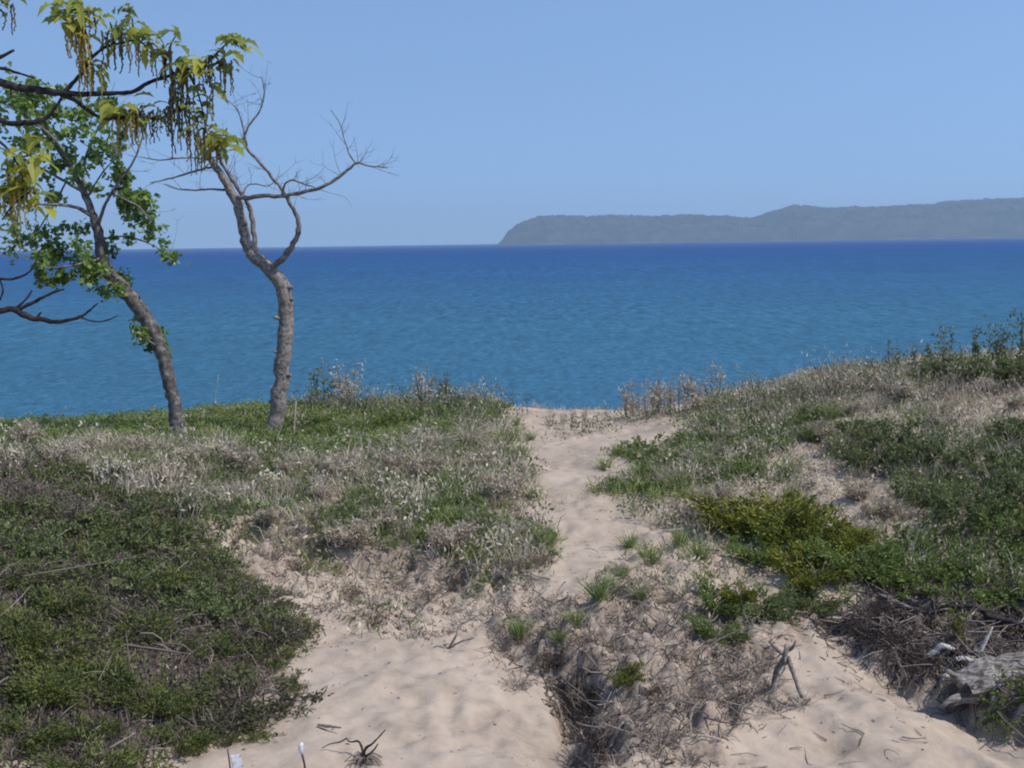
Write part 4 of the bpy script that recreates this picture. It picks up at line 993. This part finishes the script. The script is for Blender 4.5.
for bx, by, br, bn in blobs:
    fm = MB(); tm_ = MB()
    c = at(bx, by, dL + RNG.normal() * .25)
    k = np.argmin(((AL - c) ** 2).sum(1)); a0 = AL[k]
    s_ = br * dL / F
    m_ = max(3, bn // 12)
    for i in range(m_):
        e = c + RNG.normal(size=3) * s_ * np.array([.6, .6, .6])
        t = np.linspace(0, 1, 5)[:, None]; Q = a0 * (1 - t) + e * t + RNG.normal(size=3) * .15 * np.linalg.norm(e - a0) * t * (1 - t)
        tm_.tube(Q, np.linspace(.006, .002, 5), 3, RNG.random() * .5, cap=False)
        n_ = max(6, int(2.1 * bn / m_)); tt = RNG.uniform(.35, 1.05, n_)[:, None]
        C_ = a0 * (1 - tt) + e * tt
        w = np.linalg.norm(C_ - c, axis=1) < 2.1 * s_
        C_ = C_[w] + RNG.normal(size=(w.sum(), 3)) * .05
        n_ = len(C_)
        if n_:
            l = RNG.uniform(.07, .125, n_)
            fm.leaves(C_, RNG.normal(size=(n_, 3)) * np.array([.8, .8, .5]) + np.array([0, 0, -.55]), l, l * .85, np.clip(.52 + RNG.normal() * .14 + RNG.normal(size=n_) * .2, 0, 1), fold=.12)
    lo_ = put(fm, "foliage", M['cottonwood'], root, smooth=False)
    put(tm_, "twig", M['limb_bark'], lo_)

# ------------------------------------------------------------------ oak close to the camera, trunk beyond the frame
dO = 2.5
OB = np.array([-3.1, 2.9, 0.0]); OB[2] = ground_z(OB[0], OB[1]) - .05
oak = tag(empty("oak_tree", OB), "oak whose dark limbs with hanging catkins and yellow green leaves reach in close by", "tree")
oinv = Matrix.Translation(-Vector(OB))
def oput(mb, nm, mat, par, smooth=True):
    o = mb.build(nm, mat, par, smooth); o.data.transform(oinv); return o
mb = MB()
tp = np.array([OB, OB + [.02, 0, .6], OB + [-.03, .03, 1.3], OB + [.05, 0, 2.1], OB + [.02, .05, 2.9], OB + [-.1, .1, 3.8], OB + [-.05, .15, 4.6]])
P, Rr = refine(tp, np.array([.17, .135, .12, .105, .085, .05, .02]), 4, .15); mb.tube(P, Rr, 14, .5, rough=.1)
oput(mb, "trunk", M['oak_bark'], oak)
UPJ = OB + np.array([.05, 0, 2.15]); LOJ = OB + np.array([0, 0.02, 1.1])
def oaklimb(path, first=None):
    P, Rr = px_path(path, dO); Rr = Rr * .8
    if first is not None:
        w_ = [RNG.normal(size=3) * [.05, .05, .04] for _ in range(4)]
        P = np.vstack([first] + [first * (1 - q) + P[0] * q + [0, 0, .25 * q * (1 - q)] + w for q, w in zip((.2, .42, .63, .83), w_)] + [P]); Rr = np.r_[.04, .034, .028, .022, .016, Rr]
    P, Rr = refine(P, Rr, 4, .22)
    mb = MB(); mb.tube(P, Rr, 8, .5, rough=.15)
    return oput(mb, "limb", M['oak_bark'], oak), P
limbs = {}
limbs['main'] = oaklimb([(-90,62,7),(-40,70,6),(0,82,5.2),(20,88,4.9),(40,90,4.6),(55,92,4.4),(70,94,3.6),(95,94,3.2),(118,93,2.9),(135,91,2.7),(148,83,2.5),(162,78,2.2),(176,74,1.9),(192,68,1.6),(208,66,1.2),(222,62,.9)], UPJ)
limbs['up'] = oaklimb([(64,93,2.8),(72,84,2.5),(84,70,2.3),(90,60,2.1),(98,52,2),(108,46,1.8),(122,43,1.4),(134,40,1)])
limbs['low'] = oaklimb([(60,94,3.2),(74,100,2.6),(88,110,2.3),(102,118,2.1),(120,118,1.9),(140,117,1.7),(158,119,1.4),(172,112,1.1),(186,106,.8)])
limbs['second'] = oaklimb([(-110,95,6),(-50,104,4.5),(-5,118,3.6),(8,123,3.4),(25,123,3.2),(40,121,2.9),(50,115,2.5),(56,106,2.1),(62,98,1.9)], UPJ - np.array([0, 0, .12]))
limbs['stub'] = oaklimb([(-60,72,4),(-25,66,3),(0,57,2.4),(14,50,1.6)], UPJ + np.array([0, 0, .05]))
limbs['stub2'] = oaklimb([(-30,68,2.4),(0,68,2),(18,73,1.6),(34,78,1.2)])
limbs['twig1'] = oaklimb([(160,79,1.6),(166,60,1.3),(172,42,1),(176,36,.7)])
limbs['twig2'] = oaklimb([(204,67,1.4),(214,56,1.2),(224,46,1),(234,36,.8)])
limbs['twig3'] = oaklimb([(186,70,1.4),(196,88,1.2),(202,108,1),(206,130,.9),(212,142,.7)])
limbs['twig4'] = oaklimb([(92,58,1.6),(88,40,1.3),(82,22,1.1),(78,12,.8)])
limbs['hang'] = oaklimb([(-60,108,2.6),(-25,126,2),(0,142,1.6),(14,158,1.2),(22,176,.9),(24,196,.7)])
limbs['top'] = oaklimb([(-70,66,3),(-40,30,2),(-10,4,1.4),(4,-2,1)])
limbs['bottom'] = oaklimb([(-120,290,6),(-60,302,5),(-15,312,4.4),(0,311,4.2),(14,309,4),(24,315,3.8),(34,319,3.6),(42,319,3.2),(54,322,2.7),(68,320,2.3),(80,317,1.9),(90,310,1.4),(98,303,.9)], LOJ)
limbs['bottom2'] = oaklimb([(16,310,2.6),(28,305,2.3),(40,299,2.1),(52,293,1.8),(64,289,1.4)])
limbs['bottom3'] = oaklimb([(13,310,1.8),(22,303,1.5),(28,297,1.3),(32,290,1)])
limbs['bottom4'] = oaklimb([(80,317,1.2),(92,321,1),(104,321,.9),(118,316,.6)])
limbs['bottom5'] = oaklimb([(-50,300,2.6),(-10,281,1.9),(12,279,1.7),(26,274,1.3),(34,266,1),(40,250,.7)])
limbs['bottom6'] = oaklimb([(36,319,2),(39,315,1.6),(41,312,1.2)])
limbs['bottom7'] = oaklimb([(0,300,1.4),(3,290,1.2),(0,280,.9)])

def oak_leaves(mb, c, n_, spread, L, tint, droop=.9, out=None):
    """lobed young leaves hanging in a fan from one bud"""
    wprof = np.array([.10, .34, .22, .5, .3, .46, .2, .0]); k = len(wprof)
    for i in range(n_):
        az = RNG.uniform(0, 6.28); d = np.array([math.cos(az), math.sin(az) * .8, RNG.uniform(-.1, .7)])
        if out is not None: d = d * .8 + np.asarray(out)
        d /= np.linalg.norm(d)
        p = c + RNG.normal(size=3) * spread
        l = L * RNG.uniform(.45, 1.02); t = np.linspace(0, 1, k)
        mid = p + d * (l * t)[:, None] + np.array([0, 0, -1]) * (droop * RNG.uniform(.5, 1.2) * l * t ** 2)[:, None]
        sdv = np.cross(d, RNG.normal(size=3) * .4 + np.array([0, 0, 1])); sdv /= np.linalg.norm(sdv)
        w = wprof * l * .5 * RNG.uniform(.8, 1.15)
        up_ = np.array([0, 0, 1.0]) * (w * .35)[:, None]
        V = np.concatenate([mid + sdv * w[:, None] + up_, mid, mid - sdv * w[:, None] + up_])
        a = np.arange(k - 1)
        Q = np.concatenate([np.stack([a, a + 1, a + 1 + k, a + k], 1), np.stack([a + k, a + 1 + k, a + 1 + 2 * k, a + 2 * k], 1)])
        mb.add(V, None, Q, np.clip(tint + RNG.normal() * .14, 0, 1))

def catkins(mb, c, n_, spread, L, tint):
    for i in range(n_):
        p = c + np.clip(RNG.normal(size=3), -1.3, 1.3) * np.array([spread, spread * .8, spread * .5]); l = L * RNG.uniform(.55, 1.1); k = int(9 + l * 120)
        t = np.linspace(0, 1, k); sw = RNG.normal(size=3) * .06 * l
        pts = p + np.array([0, 0, -1]) * (l * t)[:, None] + sw * (np.sin(t * 3))[:, None] + RNG.normal(size=(k, 3)) * .0009
        rr = np.where(np.arange(k) % 2, .0027, .0015) * (1 - .45 * t) * RNG.uniform(.8, 1.2)
        mb.tube(pts, rr, 5, np.clip(tint + RNG.normal() * .1, 0, 1), rough=.5)

def near_limb(c):
    return min(limbs.values(), key=lambda q: ((q[1] - c) ** 2).sum(1).min())

def spray(px_, py_, nl, L, lt, nc=0, cl=.08, ct=.5, off=(0, 0), lsp=.012, csp=.013, dd=0., out=None):
    c = at(px_, py_, dO + dd); lo, P = near_limb(c)
    k = ((P - c) ** 2).sum(1).argmin(); t = np.linspace(0, 1, 5)[:, None]
    tw_ = MB(); Q = P[k] * (1 - t) + c * t + np.array([0, 0, .02]) * t * (1 - t); tw_.tube(Q, np.linspace(.0026, .0012, 5), 5, .3)
    oput(tw_, "twig", M['oak_bark'], lo)
    if nl:
        m_ = MB(); oak_leaves(m_, c, int(nl * 1.2), lsp, L, lt, out=out); oput(m_, "foliage", M['oak_leaf'], lo, False)
    if nc:
        m_ = MB(); catkins(m_, c + np.array([off[0], 0, off[1]]), max(3, int(nc * .8)), csp, cl, ct); oput(m_, "catkin_cluster", M['catkin'], lo)

spray(2, 4, 9, .045, .35, 4, .05, .2)
spray(72, 12, 18, .055, .6, 0, lsp=.016); spray(58, 12, 7, .05, .4); spray(90, 12, 8, .045, .6, 3, .05, .3)
spray(76, 22, 9, .05, .75, 34, .075, .8, csp=.012); spray(86, 40, 3, .04, .4, 12, .07, .55)
spray(92, 66, 5, .04, .6, 16, .075, .55, csp=.014)
spray(112, 36, 9, .045, .4, 16, .06, .15, csp=.012); spray(126, 34, 6, .045, .4, 12, .07, .15, dd=.1)
spray(132, 18, 10, .05, .4, 0); spray(110, 22, 5, .04, .35)
spray(146, 38, 11, .055, .6); spray(154, 50, 6, .045, .6, 4, .05, .3)
spray(164, 52, 7, .04, .45, 10, .06, .12); spray(176, 36, 5, .045, .3)
spray(177, 70, 6, .045, .5, 13, .14, .06, csp=.009); spray(174, 88, 2, .04, .4, 8, .13, .10, csp=.006)
spray(192, 66, 16, .055, .95, 6, .07, .5, lsp=.012); spray(203, 86, 9, .05, .55, 5, .07, .25)
spray(196, 114, 11, .05, .5, 5, .06, .25, lsp=.016); spray(188, 98, 6, .05, .5, 5, .08, .1)
spray(213, 60, 8, .045, .4, 12, .06, .10, csp=.012); spray(226, 62, 5, .045, .25, 8, .06, .15)
spray(236, 44, 13, .055, .7, 0, out=(.4, 0, .3)); spray(228, 40, 6, .045, .4)
spray(198, 132, 6, .04, .5, 16, .075, .45, csp=.016); spray(210, 136, 7, .045, .6, 8, .06, .35); spray(222, 138, 14, .055, .65); spray(216, 150, 7, .045, .3)
spray(124, 112, 14, .055, .6, 20, .06, .7, csp=.016); spray(138, 110, 6, .045, .5, 10, .06, .35); spray(110, 104, 8, .04, .45); spray(152, 112, 6, .04, .4, 10, .06, .15)
spray(168, 108, 5, .04, .3, 6, .06, .2)
spray(34, 156, 18, .06, .85, 0, lsp=.02); spray(16, 162, 7, .045, .55, 12, .07, .5, csp=.014); spray(20, 186, 18, .06, .8, 14, .07, .75, lsp=.02, csp=.02); spray(36, 194, 8, .05, .7); spray(4, 190, 8, .05, .6, 12, .07, .8, csp=.018)
spray(2, 220, 5, .05, .6)

for q in range(9):
    spray(RNG.uniform(-420, -90), RNG.uniform(20, 130), 9, .045, .5, 8, .07, .4, lsp=.016)

# ------------------------------------------------------------------ driftwood and small finds
RADK = [1.0]
def rod(name, pts, rad, mat, label, cat, sides=7, rough=.2, n_=4, wob=.2, parent=None):
    P, Rr = refine(np.asarray(pts, float), np.asarray(rad, float) * RADK[0], n_, wob)
    mb = MB(); mb.tube(P, Rr, sides, .5, rough=rough)
    o = mb.build(name, M[mat], parent, True)
    return tag(o, label, cat) if label else o

# weathered log, split end towards the sand
p0 = at(956, 704, 11.35); p1 = at(1082, 676, 11.6)
log = tag(empty("log", p0), "weathered grey split log jutting from the right bank over the sand", "log")
ax_ = (p1 - p0); k = 22; t = np.linspace(0, 1, k); sides = 22
mb = MB()
ctr = ax_ * t[:, None] + np.array([0, 0, .13]) + np.c_[np.zeros(k), .03 * np.sin(t * 5), .03 * np.sin(t * 4)]
d_ = ax_ / np.linalg.norm(ax_); s1 = np.cross(d_, [0, 0, 1]); s1 /= np.linalg.norm(s1); s2 = np.cross(s1, d_)
th = np.arange(sides) / sides * 6.283
groove = 1 + .16 * np.sin(th * 5 + 1) + .10 * np.sin(th * 9 + 2)
V = []
for i in range(k):
    r_ = .20 * (0.6 + .4 * min(1, t[i] * 5)) * (1 + .08 * math.sin(t[i] * 9))
    gg = groove + .08 * RNG.normal(size=sides)
    V.append(ctr[i] + (np.cos(th + t[i] * .5) * gg * r_)[:, None] * s1 + (np.sin(th + t[i] * .5) * gg * r_ * .85)[:, None] * s2 + d_ * (.12 * np.sin(th * 2 + 1) * (i == 0))[:, None])
V = np.vstack(V); i_ = np.arange(k - 1)[:, None] * sides; j_ = np.arange(sides)[None, :]; j2 = (j_ + 1) % sides
Q = np.stack([i_ + j_, i_ + j2, i_ + sides + j2, i_ + sides + j_], -1).reshape(-1, 4)
V = np.vstack([V, ctr[0] + d_ * .16]); jj = np.arange(sides)
mb.add(V, np.stack([np.full(sides, k * sides), (jj + 1) % sides, jj], 1), Q, .5)
mb.build("trunk", M['grey_wood'], log, False)
for q, (a_, b_) in enumerate([((.05, -.05, .2), (-.12, -.05, .33)), ((.3, -.13, .14), (.22, -.28, .02)), ((.02, -.06, .08), (-.16, -.12, .03))]):
    rod("branch_stub", [a_, (np.array(a_) + b_) / 2 + [.01, .02, .01], b_], [.05, .035, .018], 'grey_wood', None, None, parent=log)

def lay(p, d, l, lift=.02, sag=0):
    t = np.linspace(0, 1, 5)[:, None]; Q = np.asarray(p) + np.asarray(d, float) * l * t
    z = ground_z(Q[:, 0], Q[:, 1]); Q[:, 2] = np.maximum(Q[:, 2], z) + lift; return Q
rod("driftwood_stick", lay(g_at(926, 664), (.95, -.1, -.02), .32, .05), [.03, .034, .03, .028, .012], 'pale_wood', "short bleached stick lying above the end of the weathered log", "stick")
rod("driftwood_stick", lay(g_at(956, 668), (.95, -.15, -.02), .24, .06), [.026, .03, .028, .025, .012], 'pale_wood', "second bleached stick, right of the short one above the log", "stick")
rod("driftwood_stick", lay(g_at(944, 684), (.5, .1, -.1), .22, .05), [.03, .035, .03, .02, .012], 'pale_wood', "stubby pale stick propped against the split end of the log", "stick")
rod("driftwood_stick", lay(g_at(978, 660), (.45, .1, .9), .32, .02), [.018, .02, .018, .015, .008], 'pale_wood', "thin pale stick standing in the hollow behind the log", "stick")
rod("driftwood_stick", lay(g_at(898, 571), (.9, .1, .22), .36, .08), [.008, .009, .009, .007, .004], 'pale_wood', "slender pale stick lying in the green bushes on the right dune", "stick")
rod("driftwood_stick", lay(g_at(880, 600), (.75, -.5, -.3), .8, .05), [.022, .025, .022, .018, .01], 'grey_wood', "long grey root sloping over the dark hollow in the right bank", "root")
rod("driftwood_stick", lay(g_at(905, 606), (.8, -.45, -.25), .7, .05), [.02, .024, .02, .015, .008], 'grey_wood', "second grey root beside the long one over the dark hollow", "root")
rod("driftwood_stick", lay(g_at(826, 624), (1, 0, .02), .32, .06), [.012, .016, .014, .012, .006], 'pale_wood', "pale stick bridging the root hollow at the top of the sand gully", "stick")
rod("driftwood_stick", lay(g_at(842, 630), (.22, -.5, -.7), .75, .03), [.012, .014, .012, .01, .006], 'twig', "long thin root running down the sand gully", "root")
rod("driftwood_stick", lay(g_at(985, 622), (.7, -.5, -.1), .7, .06), [.03, .034, .03, .025, .014], 'dark_wood', "dark crooked limb lying in the root tangle above the log", "stick")
rod("driftwood_stick", lay(g_at(940, 612), (.9, -.25, -.1), .75, .04), [.022, .025, .02, .02, .012], 'dark_wood', "dark limb half buried along the top of the right bank", "stick")
rod("driftwood_stick", lay(g_at(318, 728), (.9, -.3, 0), .22, .02), [.010, .014, .013, .010, .006], 'twig', "short dark stick on the sand below the left juniper mat", "stick")
rod("driftwood_stick", lay(g_at(20, 590), (.95, .25, .1), 1.1, .12), [.008, .008, .007, .005, .003], 'twig', "long thin grey branch lying across the left slope", "branch")
rod("driftwood_stick", lay(g_at(120, 655), (.9, -.4, 0), .8, .1), [.012, .013, .012, .009, .005], 'twig', "grey dead branch lying through the left juniper mat", "branch")

RADK[0] = .8
# dead stick leaning like a tripod
tp0 = g_at(786, 700); sc = tp0[1] / F
tri = tag(empty("dead_stump", tp0), "forked dead snag standing on three stick legs in the sand gully", "snag")
def tpt(px_, py_, dd=0): return at(px_, py_, tp0[1] + dd) - tp0
apex = (784, 650)
for path, mat in [([(786,644,1.6,.05),(785,655,4,0),(782,668,4,0),(777,680,3.4,-.06),(772,692,3,-.12),(768,706,2.4,-.2)], 'limb_bark'),
                  ([(788,656,3,0),(792,670,3,-.05),(797,684,2.6,-.12),(802,698,2.4,-.18)], 'limb_bark'),
                  ([(783,660,3,0),(778,668,4,.1),(774,680,4,.25),(775,690,3,.4)], 'limb_bark')]:
    rod("leg", [tpt(a_, b_, d2) for a_, b_, r_, d2 in path], [r_ * sc for _, _, r_, _ in path], mat, None, None, parent=tri)
rod("bleached_face", [tpt(790, 647, -.03), tpt(786, 654, -.05), tpt(784, 664, -.06), tpt(779, 675, -.12), tpt(775, 686, -.17), tpt(772, 694, -.2)], np.array([.8, 2.0, 1.8, 1.6, 1.4, .8]) * sc, 'grey_wood', None, None, parent=tri)
rod("branch_stub", [tpt(787, 652, 0), tpt(793, 647, -.05), tpt(796, 640, -.05)], np.array([2.2, 1.8, .9]) * sc, 'limb_bark', None, None, parent=tri)
rod("branch_stub", [tpt(782, 654, 0), tpt(774, 646, .05), tpt(769, 641, .05)], np.array([2.6, 2.2, 1.2]) * sc, 'limb_bark', None, None, parent=tri)

# dead twiggy plant low on the sand
dp = g_at(364, 764); sd_ = dp[1] / F
dead = tag(empty("dead_plant", dp), "dead twiggy plant with a root clump in the sand at the bottom of the path", "plant")
def dpt(px_, py_, dd=0): return at(px_, py_, dp[1] + dd) - dp
for path in [[(364,768,2.4,0),(364,756,2.2,0),(366,748,1.8,0),(372,744,1.4,-.05),(378,738,1,-.05),(385,730,.8,-.08)], [(364,758,1.8,0),(362,748,1.6,.05),(358,741,1.4,.08),(350,742,1,.1),(346,738,.8,.12)],
             [(347,738,1,.12),(340,742,.9,.12),(330,744,.7,.12),(322,748,.5,.12)], [(366,756,1.4,0),(372,752,1.2,-.1),(378,744,.8,-.15)]]:
    rod("branch", [dpt(a_, b_, d2) for a_, b_, r_, d2 in path], [r_ * sd_ for _, _, r_, _ in path], 'dark_wood', None, None, parent=dead)
mb = MB()
for i in range(40):
    a_ = RNG.uniform(0, 6.28); l = RNG.uniform(.05, .17); Q = np.array([[0, 0, .06], [math.cos(a_) * l * .6, math.sin(a_) * l * .6, .05], [math.cos(a_) * l, math.sin(a_) * l, .0]])
    Q[:, 2] += ground_z(Q[:, 0] + dp[0], Q[:, 1] + dp[1]) - dp[2]; mb.tube(Q, [.006, .005, .002], 4, RNG.random() * .5)
mb.build("root_clump", M['twig'], dead)
RADK[0] = .6
# forked twig beside the path
dp = g_at(452, 650); sd_ = dp[1] / F
dead = tag(empty("dead_branch", dp), "dark forked dead twig reaching over the sand left of the eroded island", "branch")
for path in [[(446,652,1.6,0),(450,646,1.8,0),(456,636,2,0),(459,626,1.8,.05),(470,620,1.6,.1),(484,612,1.4,.2)], [(450,648,1.4,0),(460,642,1.3,-.05),(474,638,1.2,-.08)], [(448,650,1.2,0),(438,646,1,0),(428,650,.8,0)]]:
    rod("twig", [dpt(a_, b_, d2) for a_, b_, r_, d2 in path], [r_ * sd_ for _, _, r_, _ in path], 'limb_bark', None, None, parent=dead)

RADK[0] = .8
# thin stake with a white tip, and a white marker post
sp = g_at(304, 778); ss = sp[1] / F
st = tag(empty("stake", sp), "thin dark stake with a white tip standing in the sand", "stake")
def spt(px_, py_): return at(px_, py_, sp[1]) - sp
rod("stem", [spt(306, 780), spt(305, 768), spt(303, 758), spt(301, 752)], np.array([1.6, 1.5, 1.3, 1.3]) * ss, 'dark_wood', None, None, wob=.05, parent=st)
mb = MB(); mb.tube(np.array([spt(302, 754), spt(301, 750), spt(301, 746), spt(302, 743)]), np.array([1.5, 2.6, 2.6, 1.4]) * ss, 8, .5)
mb.build("tip", M['white'], st, True)
wp = g_at(240, 785); ws = wp[1] / F
post = tag(empty("marker_post", wp, .2), "short white marker post leaning in the sand at the bottom edge", "post")
bm = bmesh.new(); bmesh.ops.create_cube(bm, size=1)
for v in bm.verts: v.co = Vector((v.co.x * .075 - .05 * (v.co.z), v.co.y * .025, .07 + v.co.z * .32))
bmesh.ops.bevel(bm, geom=bm.edges[:], offset=.006, segments=2, affect='EDGES')
me = bpy.data.meshes.new("board"); bm.to_mesh(me); bm.free(); me.materials.append(M['white']); link("board", me, post)
rod("stake_stem", [(-.06, .03, -.1), (-.065, .03, .1), (-.08, .03, .27)], [.007, .007, .006], 'dark_wood', None, None, wob=.05, parent=post)
rod("driftwood_stick", lay(g_at(606, 757), (.9, .1, 0), .16, .03), [.02, .026, .02, .02, .01], 'pale_wood', "white bleached stick at the foot of the dark hollow in the island", "stick")
